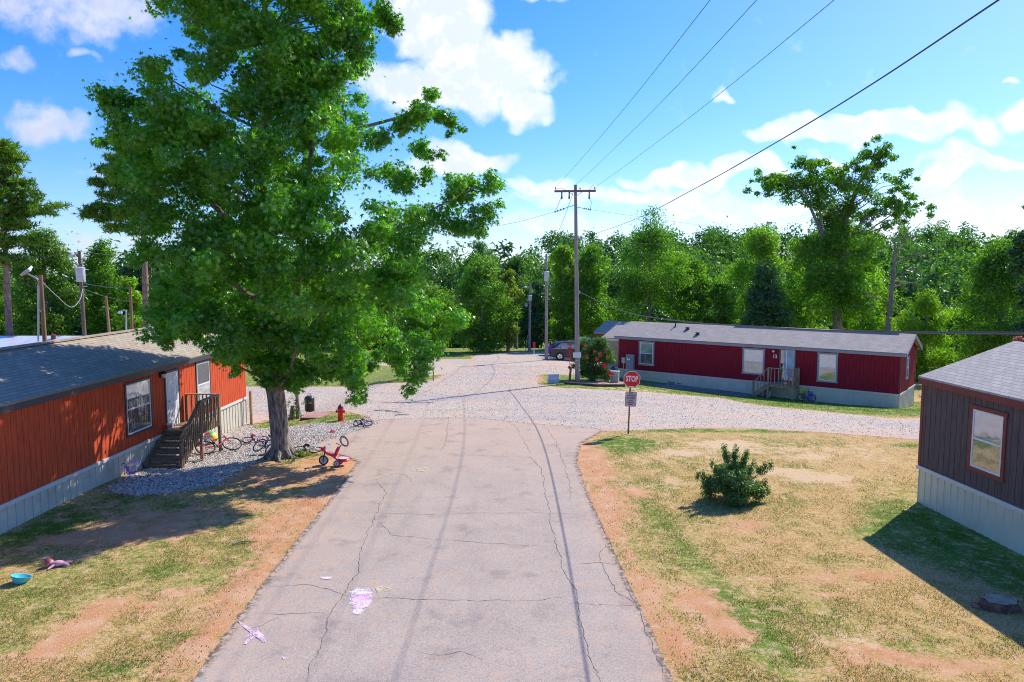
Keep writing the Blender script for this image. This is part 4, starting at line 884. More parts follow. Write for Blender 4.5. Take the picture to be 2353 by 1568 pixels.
T = [
 ('oak_tree', 'rounded green tree with a low crown where the gravel road bends left', 1108, 592, 82, 78, 'round', 'mid', dict(y0f=.1, n=9500, seed=21)),
 ('oak_tree', 'small tree with orange tinted top leaves beside the round tree at the road end', 1168, 618, 36, 80, 'loose', 'yel', dict(y0f=.12, n=3500, seed=22)),
 ('poplar_tree', 'narrow column shaped bright green tree just left of the tall utility pole', 1293, 556, 33, 84, 'col', 'lime', dict(y0f=.05, n=7500, seed=23, r=(.35, .6))),
 ('willow_tree', 'feathery olive green tree right behind the tall utility pole', 1362, 566, 62, 84, 'loose', 'mid', dict(y0f=.2, n=7500, seed=24)),
 ('elm_tree', 'tall loose tree with a thin ragged top right of the utility pole', 1492, 480, 104, 80, 'loose', 'mid', dict(y0f=.12, n=12000, seed=25, np_=80)),
 ('elm_tree', 'olive green tree leaning on the right of the ragged tall tree', 1588, 590, 62, 82, 'round', 'mid', dict(y0f=.08, n=7500, seed=26)),
 ('maple_tree', 'yellow green tree rising behind the dark evergreen', 1742, 525, 84, 86, 'loose', 'lime', dict(y0f=.1, n=10500, seed=27, np_=80)),
 ('maple_tree', 'bright lime tree right of the forked tall tree', 1985, 588, 74, 84, 'round', 'lime', dict(y0f=.06, n=9000, seed=28)),
 ('maple_tree', 'yellow green young tree behind the right end of the dark red home', 2130, 665, 74, 62, 'loose', 'lime', dict(y0f=.05, n=9500, seed=29, ls=.22)),
 ('magnolia_tree', 'dark glossy evergreen in front of the yellow green tree', 1756, 598, 92, 72, 'cone', 'dark', dict(y0f=.02, n=12000, seed=30)),
 ('elm_tree', 'green tree filling the gap between olive tree and dark evergreen', 1655, 640, 48, 80, 'round', 'mid', dict(y0f=.05, n=5000, seed=31)),
 ('elm_tree', 'light topped tree just left of the forked tall tree', 1850, 560, 60, 88, 'round', 'lime', dict(y0f=.08, n=6500, seed=32)),
 ('oak_tree', 'broad deep green tree at the right edge above the brown home roof', 2300, 552, 105, 56, 'round', 'mid', dict(y0f=.02, n=14000, seed=33, ls=.24, np_=90)),
 ('oak_tree', 'tall dark tree cut off by the right edge of the view', 2392, 345, 62, 50, 'loose', 'dark', dict(y0f=.1, n=9000, seed=34)),
 ('elm_tree', 'low lime tree left of the broad deep green tree', 2215, 700, 60, 66, 'round', 'lime', dict(y0f=.02, n=6000, seed=35)),
 ('oak_tree', 'dull green tree behind the bare dead trunk', 2050, 640, 60, 92, 'round', 'far', dict(y0f=.05, n=5500, seed=36)),
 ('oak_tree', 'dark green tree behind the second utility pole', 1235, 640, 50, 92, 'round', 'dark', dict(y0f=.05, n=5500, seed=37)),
 ('oak_tree', 'tall blue green tree showing above the round tree', 1100, 545, 45, 100, 'loose', 'far', dict(y0f=.3, n=4500, seed=38)),
 ('oak_tree', 'green crown left of the column shaped tree', 1185, 590, 45, 98, 'round', 'mid', dict(y0f=.2, n=5000, seed=39)),
 ('oak_tree', 'shaded tree mostly hidden behind the big sweetgum, near the left lawn', 980, 640, 80, 84, 'round', 'mid', dict(y0f=.06, n=6500, seed=40)),
 ('oak_tree', 'tree glimpsed behind the sweetgum above the far lawn', 820, 620, 90, 88, 'round', 'mid', dict(y0f=.05, n=6500, seed=41)),
 ('crape_myrtle', 'pink flowering crape myrtle behind the brown home roof', 2352, 772, 28, 34, 'round', leafmat('leaf_pink', (.35, .09, .10), (.6, .22, .22), .3), dict(y0f=.5, n=2500, seed=42, ls=.12, group=None)),
 ('oak_tree', 'broad bright green tree between the left pine and the transformer pole', 105, 512, 78, 66, 'round', 'pine', dict(y0f=.12, n=9000, seed=43)),
 ('oak_tree', 'green tree right of the left transformer pole', 245, 548, 62, 70, 'round', 'mid', dict(y0f=.1, n=7000, seed=44)),
 ('oak_tree', 'dull green tree at the left edge behind the tall pine', -10, 600, 75, 74, 'round', 'mid', dict(y0f=.05, n=6500, seed=45)),
 ('oak_tree', 'low bright tree in front of the left woods by the small lamp post', 300, 640, 40, 60, 'round', 'lime', dict(y0f=.25, n=4000, seed=46)),
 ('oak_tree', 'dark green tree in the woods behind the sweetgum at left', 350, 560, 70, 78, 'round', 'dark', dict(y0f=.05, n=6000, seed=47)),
 ('oak_tree', 'tree hidden behind the sweetgum trunk side at left', 500, 600, 90, 82, 'round', 'mid', dict(y0f=.05, n=5500, seed=48)),
 ('oak_tree', 'tree hidden behind the middle of the sweetgum', 660, 610, 90, 86, 'round', 'mid', dict(y0f=.05, n=5500, seed=49)),
]
for nm, lb, px, yt, hw, Y, shp, lm, kw in T: bg(nm, lb, px, yt, hw, Y, shp, lm, **kw)
# --- loblolly pines at left
def pine(label, px, yt, yb, Y, layers, seed, tr=.21, lm='pine', ls=.30):
    rs = np.random.RandomState(seed); x = aty(px, 700, Y)[0]; zb = g(x, Y); top = aty(px, yt, Y)[2]; h = top - zb; m = Y / F_
    pf = []; ex = []
    for (yy, dxl, dxr) in layers:
        z = aty(px, yy, Y)[2] - zb
        for k in range(7):
            ph = rs.rand() * 6.283 if k > 1 else (0 if k else math.pi); L_ = (dxr if math.cos(ph) > 0 else dxl) * m * (abs(math.cos(ph)) * .9 + .1 if k < 2 else rs.uniform(.5, .9))
            if k > 1: L_ = max(.8, (dxl + dxr) / 2 * m * rs.uniform(.4, .8))
            dx, dy = math.cos(ph), math.sin(ph); up = rs.uniform(.0, .18)
            ex.append([(0, 0, z - .4, .07), (dx * L_ * .5, dy * L_ * .5, z - .25 + up, .05), (dx * L_, dy * L_, z + up * 2, .02)])
            q = max(2, int(L_ / .55))
            for j in range(q):
                t_ = .35 + .65 * (j + 1) / q; pf.append((dx * L_ * t_ + rs.normal() * .25, dy * L_ * t_ + rs.normal() * .25, z + .1 + up * t_ + rs.normal() * .12, rs.uniform(.45, .8), rs.uniform(.22, .36)))
    tk = [(0, 0, -.4, tr * 1.2), (0, 0, h * .3, tr), (.1, 0, h * .6, tr * .75), (0, 0, h * .85, tr * .45), (0, 0, h * .98, tr * .1)]
    return tree_obj('pine_tree', label, 'pine tree', (x, Y, zb), tk, pf, 9000, ls, 'needle', lm, BARKP, seed, 'pines at the left', twigs=False, extra=ex, shell=.2)
pine('tall pine with layered limbs at the left edge of the view', 18, 335, 765, 50, [(345, 45, 30), (365, 55, 45), (395, 50, 40), (425, 60, 55), (455, 60, 70), (478, 60, 80), (492, 50, 115), (520, 60, 50), (560, 30, 60), (600, 30, 20)], 61)
pine('open crowned pine showing left of the sweetgum crown', 335, 350, 760, 56, [(365, 60, 50), (395, 90, 60), (425, 100, 60), (455, 90, 70), (485, 120, 60), (505, 110, 60), (530, 60, 60)], 62, .25)
# --- forked tall tree behind the red home
def snag():
    Y = 76; x = aty(1925, 700, Y)[0]; zb = g(x, Y); B = np.array((x, Y, zb)); rs = np.random.RandomState(71)
    def r_(px, py, dy=0): return aty(px, py, Y + dy) - B
    pf = []
    def ch(pts, r0, r1, n, dy=0, j=14):
        if j == 14: n = int(n * 1.6); r0 *= .85; r1 *= .85
        for i in range(n):
            t_ = i / (n - 1) * (len(pts) - 1); k = min(int(t_), len(pts) - 2); f = t_ - k; a, b = pts[k], pts[k + 1]
            c = r_(a[0] * (1 - f) + b[0] * f + rs.normal() * j, a[1] * (1 - f) + b[1] * f + rs.normal() * j, dy); r = (r0 + (r1 - r0) * i / (n - 1)) * rs.uniform(.5, 1.3); pf.append((c[0], c[1] + rs.normal() * 1.0, c[2], r, r * .8))
    ch([(1925, 740), (1915, 640), (1910, 560), (1900, 470), (1885, 400)], 1.9, 1.2, 28, 0, 30); ch([(1930, 620), (1955, 530)], 1.5, 1.2, 7, -1, 16); ch([(1870, 640), (1850, 560)], 1.8, 1.2, 8, 0, 14); ch([(1965, 700), (1975, 620)], 1.9, 1.4, 8, 0, 14)
    ch([(1880, 480), (1830, 420), (1790, 410), (1750, 430)], 1.1, .65, 16); ch([(1790, 415), (1760, 400), (1745, 430)], .7, .5, 6); ch([(1870, 420), (1850, 370), (1842, 362)], .9, .5, 8); ch([(1920, 430), (1900, 390)], 1.2, .9, 6)
    ch([(1950, 480), (1975, 420), (2000, 370), (2025, 338)], 1.1, .6, 16); ch([(1985, 410), (2025, 370), (2030, 345)], .7, .4, 7); ch([(1955, 400), (1950, 390)], .8, .5, 3)
    ch([(1960, 520), (2010, 490), (2050, 460), (2060, 415), (2090, 410)], 1.0, .55, 17); ch([(2040, 460), (2090, 470), (2125, 480)], .9, .5, 10); ch([(2050, 480), (2080, 510)], .6, .4, 4); ch([(1975, 560), (2010, 600)], 1.5, 1.0, 6, 0, 12)
    tk = [tuple(r_(1926, 790)) + (.5,), tuple(r_(1922, 700)) + (.42,), tuple(r_(1935, 600)) + (.34,), tuple(r_(1945, 500)) + (.25,), tuple(r_(1975, 420)) + (.14,), tuple(r_(2010, 360)) + (.05,)]
    ex = [[tuple(r_(*p)) + (w,) for p, w in l] for l in ([((1935, 600), .25), (((1890, 540)), .2), ((1850, 450), .12), ((1790, 412), .07), ((1755, 420), .03)], [((1940, 560), .2), ((1990, 500), .14), ((2050, 470), .09), ((2115, 480), .03)], [((1890, 540), .15), ((1880, 450), .1), ((1850, 370), .04)])]
    tree_obj('tulip_tree', 'tall forked tree with ragged leafy limbs rising behind the dark red home', 'tree', B, tk, pf, 42000, .33, 'oval', LF['mid'], BARK, 71, 'trees along the far tree line', extra=ex, limb_max=40)
snag()
# --- dead tree
def dead():
    Y = 66; x = aty(2040, 760, Y)[0]; zb = aty(2040, 775, Y)[2]; B = np.array((x, Y, min(zb, g(x, Y)))); rs = np.random.RandomState(5)
    def r_(px, py): return tuple(aty(px, py, Y) - B)
    root = thing('dead_tree', 'bare grey dead trunk with snapped limbs right of the forked tree', 'dead tree', B)
    mb = MB().tube([r_(2037, 800), r_(2042, 740), r_(2052, 640), r_(2058, 560)], [.29, .24, .17, .08], 10); mb.build('trunk', BARKD, root, True)
    mb = MB()
    for a, b, c in (((2054, 640), (2090, 620), (2128, 636)), ((2052, 660), (2090, 655), (2120, 664)), ((2056, 600), (2085, 590), (2125, 598)), ((2056, 610), (2100, 580), (2135, 578)), ((2050, 690), (2080, 735), (2100, 738)), ((2050, 700), (2020, 680), (2010, 668)), ((2058, 575), (2075, 545), (2095, 525)), ((2058, 570), (2045, 550), (2040, 535)), ((2056, 590), (2080, 560), (2110, 540)), ((2052, 645), (2100, 650), (2132, 650))):
        q = Vector((rs.normal() * .6, rs.normal() * 1.5, 0)); mb.tube([r_(*a), Vector(r_(*b)) + q * .5, Vector(r_(*c)) + q], [.07, .045, .015], 5)
        for _ in range(3):
            e = Vector(r_(*b)).lerp(Vector(r_(*c)), rs.rand()) + q * .8; mb.tube([e, e + Vector(rs.normal(size=3)) * .5 + Vector((.6, 0, .1))], [.03, .01], 4)
    mb.build('limbs', BARKD, root, True)
dead()
# --- far woodland, one mass
def woodland(name, label, rows, seed, m, cnt, size):
    rs = np.random.RandomState(seed); pf = []
    for (x0, x1, y0, y1, n, h0, h1_, r0, r1) in rows:
        for _ in range(n):
            x = rs.uniform(x0, x1); y = rs.uniform(y0, y1); z = g(x, y); h = rs.uniform(h0, h1_); r = rs.uniform(r0, r1)
            for k in range(9):
                f = rs.rand(); a = rs.rand() * 6.28; q = r * (1 - f * .55) * rs.uniform(.2, .8)
                pf.append((x + math.cos(a) * q, y + math.sin(a) * q, z + h * (.12 + .86 * f) - r * .3, r * rs.uniform(.3, .5), r * rs.uniform(.3, .5)))
    V, Fc, lv = leaves(pf, cnt, size, 'oval', rs, 0, .5); o = np_mesh(name, V, Fc, m, attrs=dict(lv=lv)); tag(o, label, 'woods', kind='stuff')
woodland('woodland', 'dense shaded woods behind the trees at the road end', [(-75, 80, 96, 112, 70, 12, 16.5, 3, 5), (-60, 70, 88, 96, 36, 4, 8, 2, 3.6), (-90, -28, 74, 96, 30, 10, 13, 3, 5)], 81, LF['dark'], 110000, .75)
woodland('woodland', 'distant wooded ridge along the skyline', [(-130, 150, 125, 160, 90, 15, 19, 4, 6), (-30, 190, 170, 240, 170, 14, 19, 5, 8), (15, 230, 240, 300, 170, 15, 21, 5, 9)], 82, LF['far'], 210000, 1.25)
# ------------------------------------------------------------------ poles and lines
POLE = mat('pole_wood', (.30, .26, .235), .9, var=.3, vs=2.5, stretch=(4, 4, .3), bump=.4, bs=20); POLEB = mat('brown_pole', (.27, .15, .08), .9, var=.3, vs=2.5, stretch=(4, 4, .3)); ARM = mat('crossarm_wood', (.20, .13, .13), .85)
TRAFO = mat('transformer_grey', (.50, .54, .56), .5, var=.1); PORC = mat('porcelain', (.09, .06, .06), .3); WIREM = mat('wire', (.06, .065, .07), .5); CABLEM = mat('cable', (.10, .10, .11), .6)
WIRE = []
def line(label, pts, r, m=None, sag=0.0, n=26, group=None):
    """smooth line through points (Catmull-Rom), optional extra sag"""
    P_ = [Vector([float(c) for c in p]) for p in pts]; out = []
    if len(P_) == 2: out = [P_[0].lerp(P_[1], i / n) - Vector((0, 0, 4 * sag * (i / n) * (1 - i / n))) for i in range(n + 1)]
    else:
        Q = [P_[0] * 2 - P_[1]] + P_ + [P_[-1] * 2 - P_[-2]]
        for k in range(1, len(Q) - 2):
            for i in range(8):
                t_ = i / 8; a, b, c, d = Q[k - 1], Q[k], Q[k + 1], Q[k + 2]
                out.append(.5 * ((2 * b) + (c - a) * t_ + (2 * a - 5 * b + 4 * c - d) * t_ ** 2 + (3 * b - a - 3 * c + d) * t_ ** 3))
        out.append(P_[-1])
    o = MB().tube(out, r, 6).build('power_line', m or WIREM, None, True); tag(o, label, 'wire', group); return o
def pole_base(px, py, Y):
    b = aty(px, py, Y); return np.array((b[0], Y, g(b[0], Y)))
def transformer(root, x, y, z, h=.85, r=.24):
    mb = MB().lathe([(r * .9, 0), (r, .03), (r, h - .05), (r * 1.06, h - .05), (r * 1.06, h), (r * .5, h + .06), (.02, h + .07)], 16, Matrix.Translation((x, y, z)))
    t = mb.build('transformer', TRAFO, root, True)
    MB().lathe([(.04, h + .03), (.06, h + .08), (.04, h + .12), (.06, h + .17), (.02, h + .25)], 8, Matrix.Translation((x - r * .4, y, z))).build('bushing', PORC, t, True)
    MB().lathe([(.04, h + .03), (.06, h + .08), (.04, h + .12), (.06, h + .17), (.02, h + .25)], 8, Matrix.Translation((x + r * .4, y, z))).build('bushing', PORC, t, True); return t
# tall pole in the middle
Y1 = 46.3; B1 = pole_base(1327, 880, Y1)
def r1(px, py, dy=0): return Vector(aty(px, py, Y1 + dy) - B1)
p1 = thing('utility_pole', 'tall weathered utility pole with a crossarm, standing in front of the flowering shrub', 'utility pole', B1)
tp1 = r1(1322.5, 425)
MB().tube([(0, 0, -.5), (0, 0, .02), tuple(tp1 * .5), tuple(tp1)], [.165, .16, .13, .095], 14).build('pole', POLE, p1, True)
a = r1(1274, 440, -.2); b = r1(1369, 439, -.2); arm = MB().bar(a, b, .11, .13).build('crossarm', ARM, p1)
br = r1(1323, 452, -.15); MB().bar(a.lerp(b, .32), br, .03, .03).bar(a.lerp(b, .70), br, .03, .03).build('brace', GALV, p1)
ins = []
for x in (1291, 1308, 1354):
    q = r1(x, 441, -.2); MB().lathe([(.02, .07), (.05, .05), (.035, -.02), (.055, -.08), (.035, -.14), (.055, -.20), (.04, -.26), (.06, -.34), (.045, -.46), (.02, -.48)], 10, Matrix.Translation(q)).build('insulator', PORC, p1, True)
for x in (1277, 1333, 1367):
    q = r1(x, 438, -.2); MB().lathe([(.015, 0), (.015, .08), (.05, .10), (.03, .14), (.05, .17), (.02, .21)], 8, Matrix.Translation(q)).build('pin_insulator', PORC, p1, True); ins.append(q + Vector((0, 0, .2)) + Vector(B1))
def strain(a, b): MB().tube([a, b], .018, 6).tube([b, b + (b - a).normalized() * .05], .06, 8).tube([a.lerp(b, .55), a.lerp(b, .6)], .055, 8).tube([a.lerp(b, .7), a.lerp(b, .75)], .055, 8).tube([a.lerp(b, .85), a.lerp(b, .9)], .055, 8).build('strain_insulator', PORC, p1, True)
sL = r1(1276, 487); sR = r1(1356, 482); strain(r1(1321, 471), sL); strain(r1(1324, 476), sR)
for a, b, c in ((r1(1291, 449, -.2), r1(1283, 470, -.1), sL), (r1(1354, 452, -.2), r1(1359, 466, -.1), sR), (r1(1300, 437, -.2), r1(1288, 432), r1(1279, 436, -.2)), (r1(1354, 437, -.2), r1(1363, 424, -.2), r1(1367, 437, -.2))): MB().tube([a, b, c], .012, 5).build('jumper_wire', WIREM, p1)
MB().bar(r1(1314, 548), r1(1336, 548), .06, .05).lathe([(.05, -.06), (.06, 0), (.05, .08)], 8, Matrix.Translation(r1(1314, 549))).lathe([(.05, -.06), (.06, 0), (.05, .08)], 8, Matrix.Translation(r1(1336, 549))).build('bracket', GALV, p1)
MB().lathe([(.05, -.08), (.07, 0), (.05, .1)], 8, Matrix.Translation(r1(1331, 672, -.15))).build('cable_clamp', GALV, p1)
pl = r1(1325.5, 815.5, 0); sg = MB().box(pl.x - .26, pl.x + .26, -.19, -.178, pl.z - .17, pl.z + .17).build('notice_plate', WHITE, p1)
MK = mat('faded_print', (.45, .5, .6), .6)
mb = MB()
for i in range(4): mb.box(pl.x - .22, pl.x + .22 - .05 * (i % 2), -.1925, -.1905, pl.z + .10 - i * .065, pl.z + .125 - i * .065)
mb.build('printed_lines', MK, sg); MB().box(pl.x - .09, pl.x + .07, -.178, -.165, pl.z - .36, pl.z - .32).build('tag', mat('yellowed_tag', (.7, .62, .4), .5), p1)
# second and third poles
Y2 = 66.0; B2 = pole_base(1255.5, 828, Y2); p2 = thing('utility_pole', 'slim utility pole carrying a grey transformer left of the parked grey suv', 'utility pole', B2)
def r2(px, py): return Vector(aty(px, py, Y2) - B2)
MB().tube([(0, 0, -.5), (0, 0, 0), tuple(r2(1255.5, 584))], [.17, .165, .10], 12).build('pole', POLE, p2, True)
q = r2(1255.5, 646); transformer(p2, q.x, -.36, q.z); MB().box(q.x - .04, q.x + .04, -.18, -.10, q.z + .2, q.z + .6).build('bracket', GALV, p2)
MB().bar(r2(1243, 592), r2(1257, 590), .06, .06).lathe([(.05, 0), (.06, .1), (.02, .2)], 8, Matrix.Translation(r2(1244, 591))).build('side_arm', GALV, p2)
MB().bar(r2(1255, 655), r2(1265, 655), .05, .05).tube([r2(1258, 650), r2(1266, 660)], .03, 6).build('bracket', GALV, p2)
Y3 = 79.0; B3 = pole_base(1216.5, 808, Y3); p3 = thing('utility_pole', 'brown utility pole with small transformer and lamp at the road end', 'utility pole', B3)
def r3(px, py): return Vector(aty(px, py, Y3) - B3)
MB().tube([(0, 0, -.5), (0, 0, 0), tuple(r3(1218.5, 651))], [.18, .175, .11], 12).build('pole', POLE, p3, True)
q = r3(1217.5, 692); transformer(p3, q.x, -.36, q.z, .6, .22)
MB().bar(r3(1206, 662), r3(1218, 662), .05, .05).lathe([(.2, -.1), (.22, 0), (.1, .12)], 8, Matrix.Translation(r3(1206, 660))).build('lamp', TRAFO, p3)
MB().bar(r3(1208, 698), r3(1218, 696), .04, .04).lathe([(.12, -.25), (.2, -.1), (.1, .15)], 8, Matrix.Translation(r3(1209, 700))).build('lamp', TRAFO, p3)
MB().tube([tuple(Vector((-.45, 0, -.1))), tuple(r3(1212.5, 770))], .04, 6).build('conduit', GALV, p3)
B4 = pole_base(1187.5, 803, 84); p4 = thing('utility_pole', 'faint thin pole in the dark gap of the woods', 'utility pole', B4)
MB().tube([(0, 0, -.5), tuple(Vector(aty(1188, 704, 84) - B4))], [.16, .10], 8).build('pole', POLE, p4, True); q = Vector(aty(1188, 728, 84) - B4); transformer(p4, q.x, -.3, q.z, .5, .2)
# marker post
Bm = pole_base(1227, 810, 74); mp = thing('marker_post', 'short white marker post with red top near the road end', 'marker post', Bm)
MB().tube([(0, 0, -.2), (0, 0, .7)], .05, 8).build('post', WHITE, mp); MB().tube([(0, 0, .705), (0, 0, 1.25)], .13, 8).build('cap', mat('marker_red', (.6, .02, .02), .5), mp)
# left poles
def simple_pole(label, tx, ty_, bx, by, Y, r0, r1_, m=POLEB, extra=None, name='utility_pole', cat='utility pole', lab_group=None):
    t = aty(tx, ty_, Y); b = aty(bx, by, Y); d = (b - t) / (t[2] - b[2]); z0 = g(b[0], Y); B = b + d * (b[2] - z0); B[2] = z0
    root = thing(name, label, cat, B); MB().tube([tuple(Vector((0, 0, -.4))), tuple(Vector(t - B))], [r0, r1_], 12).build('pole', m, root, True)
    f = lambda px, py, dy=0: Vector(aty(px, py, Y + dy) - B); 
    if extra: extra(root, f)
    return root, f, B
def e1(root, f):
    a, b = f(84, 640), f(68, 632); MB().tube([f(92, 652), a, b, f(64, 630)], .035, 8).build('lamp_arm', GALV, root, True)
    c = f(61, 623, -.1); M = Matrix.Translation(c) @ Matrix.Rotation(R(-35), 4, 'Y') @ Matrix.Rotation(R(25), 4, 'X'); MB().box(-.22, .22, -.2, .2, -.05, .05, M).box(-.14, .14, -.12, .12, -.09, -.051, M).build('flood_lamp', mat('lamp_head', (.4, .45, .5), .3, .4), root)
    MB().tube([f(88, 640, .15), f(88, 785, .15)], .035, 6).build('conduit', GALV, root)
    c = f(74, 650); mb = MB(); mb.tube([c + Vector((math.cos(k / 12 * 6.283) * .22, 0, math.sin(k / 12 * 6.283) * .2)) for k in range(12)], .015, 5, ring=True); mb.build('wire_coil', BLACK, root)
simple_pole('brown pole with a tilted flood lamp on its arm, just over the roof ridge', 93, 632, 103, 786, 30, .095, .075, extra=e1)
def e2(root, f):
    c = f(193, 648); transformer(root, c.x, -.30, c.z, .82, .25); MB().bar(f(168, 585), f(184, 583), .05, .05).lathe([(.16, -.14), (.2, 0), (.08, .14)], 8, Matrix.Translation(f(166, 586))).build('lamp', TRAFO, root, True)
    MB().bar(f(178, 618), f(203, 620), .06, .05).bar(f(178, 660), f(200, 658), .05, .05).build('bracket', GALV, root)
pb, fb_, BB = simple_pole('dark pole with a large pale transformer left of the sweetgum', 182, 577, 194, 773, 42, .13, .09, mat('dark_pole', (.15, .11, .085), .9, var=.3, stretch=(4, 4, .3)), extra=e2)
simple_pole('short reddish pole right of the pale transformer pole', 243, 680, 252, 768, 50, .11, .08)
simple_pole('far grey brown pole half hidden by the sweetgum leaves', 299, 660, 303, 760, 58, .15, .10)
def e5(root, f): MB().tube([f(290, 716), f(284, 712), f(277, 716)], .03, 6).lathe([(.05, .1), (.18, 0), (.16, -.1)], 8, Matrix.Translation(f(276, 718))).build('lamp', TRAFO, root, True)
simple_pole('small grey lamp post over the far end of the tan roof', 290, 712, 290, 762, 52, .06, .05, GALV, e5, 'lamp_post', 'lamp post')
# lines
fw = 'overhead wires running from the tall pole over the road'
def overhead(label, A, px, r, Yb=13.0):
    b = aty(px, 0, Yb); A = np.array(A); c = b + (b - A) * 1.05; c[2] = b[2] + .55 + (b[2] - A[2]) * .3; line(label, [A, A * .55 + b * .45 - np.array((0, 0, .12)), b, c], r, group=fw)
overhead('left overhead wire from the crossarm toward the top edge', ins[0], 1632, .0065)
overhead('middle overhead wire from the pole top toward the top edge', np.array(B1) + np.array(r1(1323, 425)), 1739, .0065)
overhead('right overhead wire from the crossarm end toward the top edge', ins[2], 1917, .0065)
A = np.array(B1) + np.array(r1(1336, 548)); pts = [A]
for px, py, Y in ((1450, 508, 30), (1600, 432, 19.5), (1800, 318, 13.2), (2000, 196, 10.0), (2295, 0, 7.4)): pts.append(aty(px, py, Y))
c = pts[-1] * 2 - pts[-2]; pts.append(c); pts.append(c + (c - pts[-2]) * 6)
line('low overhead wire crossing the right sky to the top right corner', pts, .010, group=fw)
pts = []
for px, py in ((1332, 671), (1345, 678), (1370, 690), (1400, 705), (1450, 720), (1500, 730), (1600, 742), (1754, 752), (1900, 760), (2100, 764), (2353, 766)):
    d = ray(px, py); rr = d[0] / d[1]; Y = (4.42 + .025 * 46.3) / (rr + .025); pts.append(aty(px, py, Y))
pts[0] = np.array(B1) + np.array(r1(1331, 672, -.15)); e = pts[-1] + (pts[-1] - pts[-2]) * 1.0; pts += [e, e + np.array((.35, -14, .6))]
line('thick black service cable drooping from the tall pole past the red roof', pts, .018, CABLEM)
top2 = np.array(B2) + np.array(r2(1255.5, 588)); s2 = np.array(B2) + np.array(r2(1264, 655))
line('wire from the crossarm down to the transformer pole top', [np.array(B1) + np.array(r1(1318, 440)), top2], .013, sag=.35)
line('slack cable from the tall pole down to the transformer pole', [np.array(B1) + np.array(r1(1320, 590)), s2], .014, sag=.9)
line('slack cable between the transformer pole and the road end pole', [s2, np.array(B3) + np.array(r3(1219, 697))], .016, sag=.9)
line('thin wire between the transformer pole and the road end pole top', [top2, np.array(B3) + np.array(r3(1219, 655))], .012, sag=.5)
line('thin wire going left from the crossarm behind the sweetgum', [np.array(B1) + np.array(sL), aty(1150, 518, 44), aty(900, 545, 41)], .010)
line('neutral wire going left from the tall pole behind the sweetgum', [np.array(B1) + np.array(r1(1314, 549)), aty(1150, 602, 50), aty(950, 660, 54)], .012)
line('thin wire going right from the tall pole into the trees', [np.array(B1) + np.array(sR), aty(1480, 500, 52), aty(1700, 530, 60)], .010)
line('faint wire crossing the right trees', [np.array(B1) + np.array(r1(1336, 549)), aty(1480, 560, 60), aty(1900, 580, 62), aty(2420, 618, 50)], .010)
BBa = np.array(BB)
line('wire from the pale transformer pole to the right behind the sweetgum', [BBa + np.array(fb_(182, 578)), aty(305, 592, 48), aty(420, 600, 52)], .014)
line('wire from the pale transformer pole to the left edge', [BBa + np.array(fb_(182, 580)), aty(90, 590, 42), aty(-30, 588, 42)], .012)
line('lower wire from the pale transformer pole to the far grey brown pole', [BBa + np.array(fb_(195, 652)), aty(299, 662, 58)], .014, sag=.1)
line('cable from the pale transformer pole to the short reddish pole', [BBa + np.array(fb_(194, 665)), aty(243, 682, 50), aty(303, 695, 58)], .016)
line('drooping cable from the pale transformer pole to the flood lamp pole', [BBa + np.array(fb_(190, 664)), aty(183, 690, 41), aty(163, 706, 38), aty(130, 680, 34), aty(94, 645, 30)], .018, GALV)
line('wire from the flood lamp pole to the left edge', [aty(94, 650, 30), aty(-20, 653, 30)], .012)
line('thin cable passing left behind the road end pole', [np.array(B3) + np.array(r3(1217, 735)), aty(1150, 752, 80), aty(1050, 735, 84)], .014)
# ------------------------------------------------------------------ signs
Bs = gp(1443.5, 998); Ys = Bs[1]
def rs_(px, py): return Vector(aty(px, py, Ys) - Bs)
SR = mat('sign_red', (.72, .006, .010), .4, var=.05); SW = mat('sign_white', (.82, .82, .80), .45, var=.03); SG = mat('sign_grey', (.50, .46, .46), .5, var=.06); SPK = mat('sign_print', (.20, .03, .06), .5)
ss = thing('stop_sign', 'red octagonal stop sign above a small grey notice on a dark post', 'stop sign', Bs)
lean = rs_(1451, 853); topz = lean.z
M = Matrix.Translation((0, 0, 0)); pv = Vector((lean.x - .02, 0, topz - .02)); up = pv.normalized()
mb = MB().bar((0, .035, -.3), tuple(pv * .98 + Vector((0, .035, 0))), .055, .03, (0, 1, 0)); mb.build('post', mat('sign_post', (.035, .03, .03), .6), ss)
MB().bar((0, .012, .0), tuple(pv * .6 + Vector((0, .012, 0))), .014, .006, (0, 1, 0)).build('post_channel', mat('post_rust', (.35, .27, .18), .6), ss)
tilt = math.atan2(lean.x, topz)
oc = rs_(1452, 872.5); Mo = Matrix.Translation(oc) @ Matrix.Rotation(tilt, 4, 'Y'); ra = 19.1 / F_ * Ys / math.cos(math.pi / 8)
def octo(r, y0, y1): return MB().prism([(math.cos(math.pi / 8 + k * math.pi / 4) * r, math.sin(math.pi / 8 + k * math.pi / 4) * r) for k in range(8)], y0, y1, Mo @ Matrix.Rotation(-math.pi / 2, 4, 'Z') @ Matrix.Identity(4))
st = octo(ra, .0, .004).build('sign_plate', SW, ss); octo(ra * .94, .0045, .0065).build('red_face', SR, st)
Mt = Mo @ Matrix.Translation((0, -.009, .02)) @ Matrix.Rotation(math.pi / 2, 4, 'X'); text_mesh('STOP', ra * .88, SW, st, Mt, 'stop_lettering', .001, sx=.64, bold=.010)
MB().box(-.10, .10, -.009, -.0068, -ra * .84, -ra * .76, Mo).build('sticker', SW, st)
nc = rs_(1449.5, 917.5); Mn = Matrix.Translation(nc) @ Matrix.Rotation(tilt, 4, 'Y'); w, h_ = .222, .295
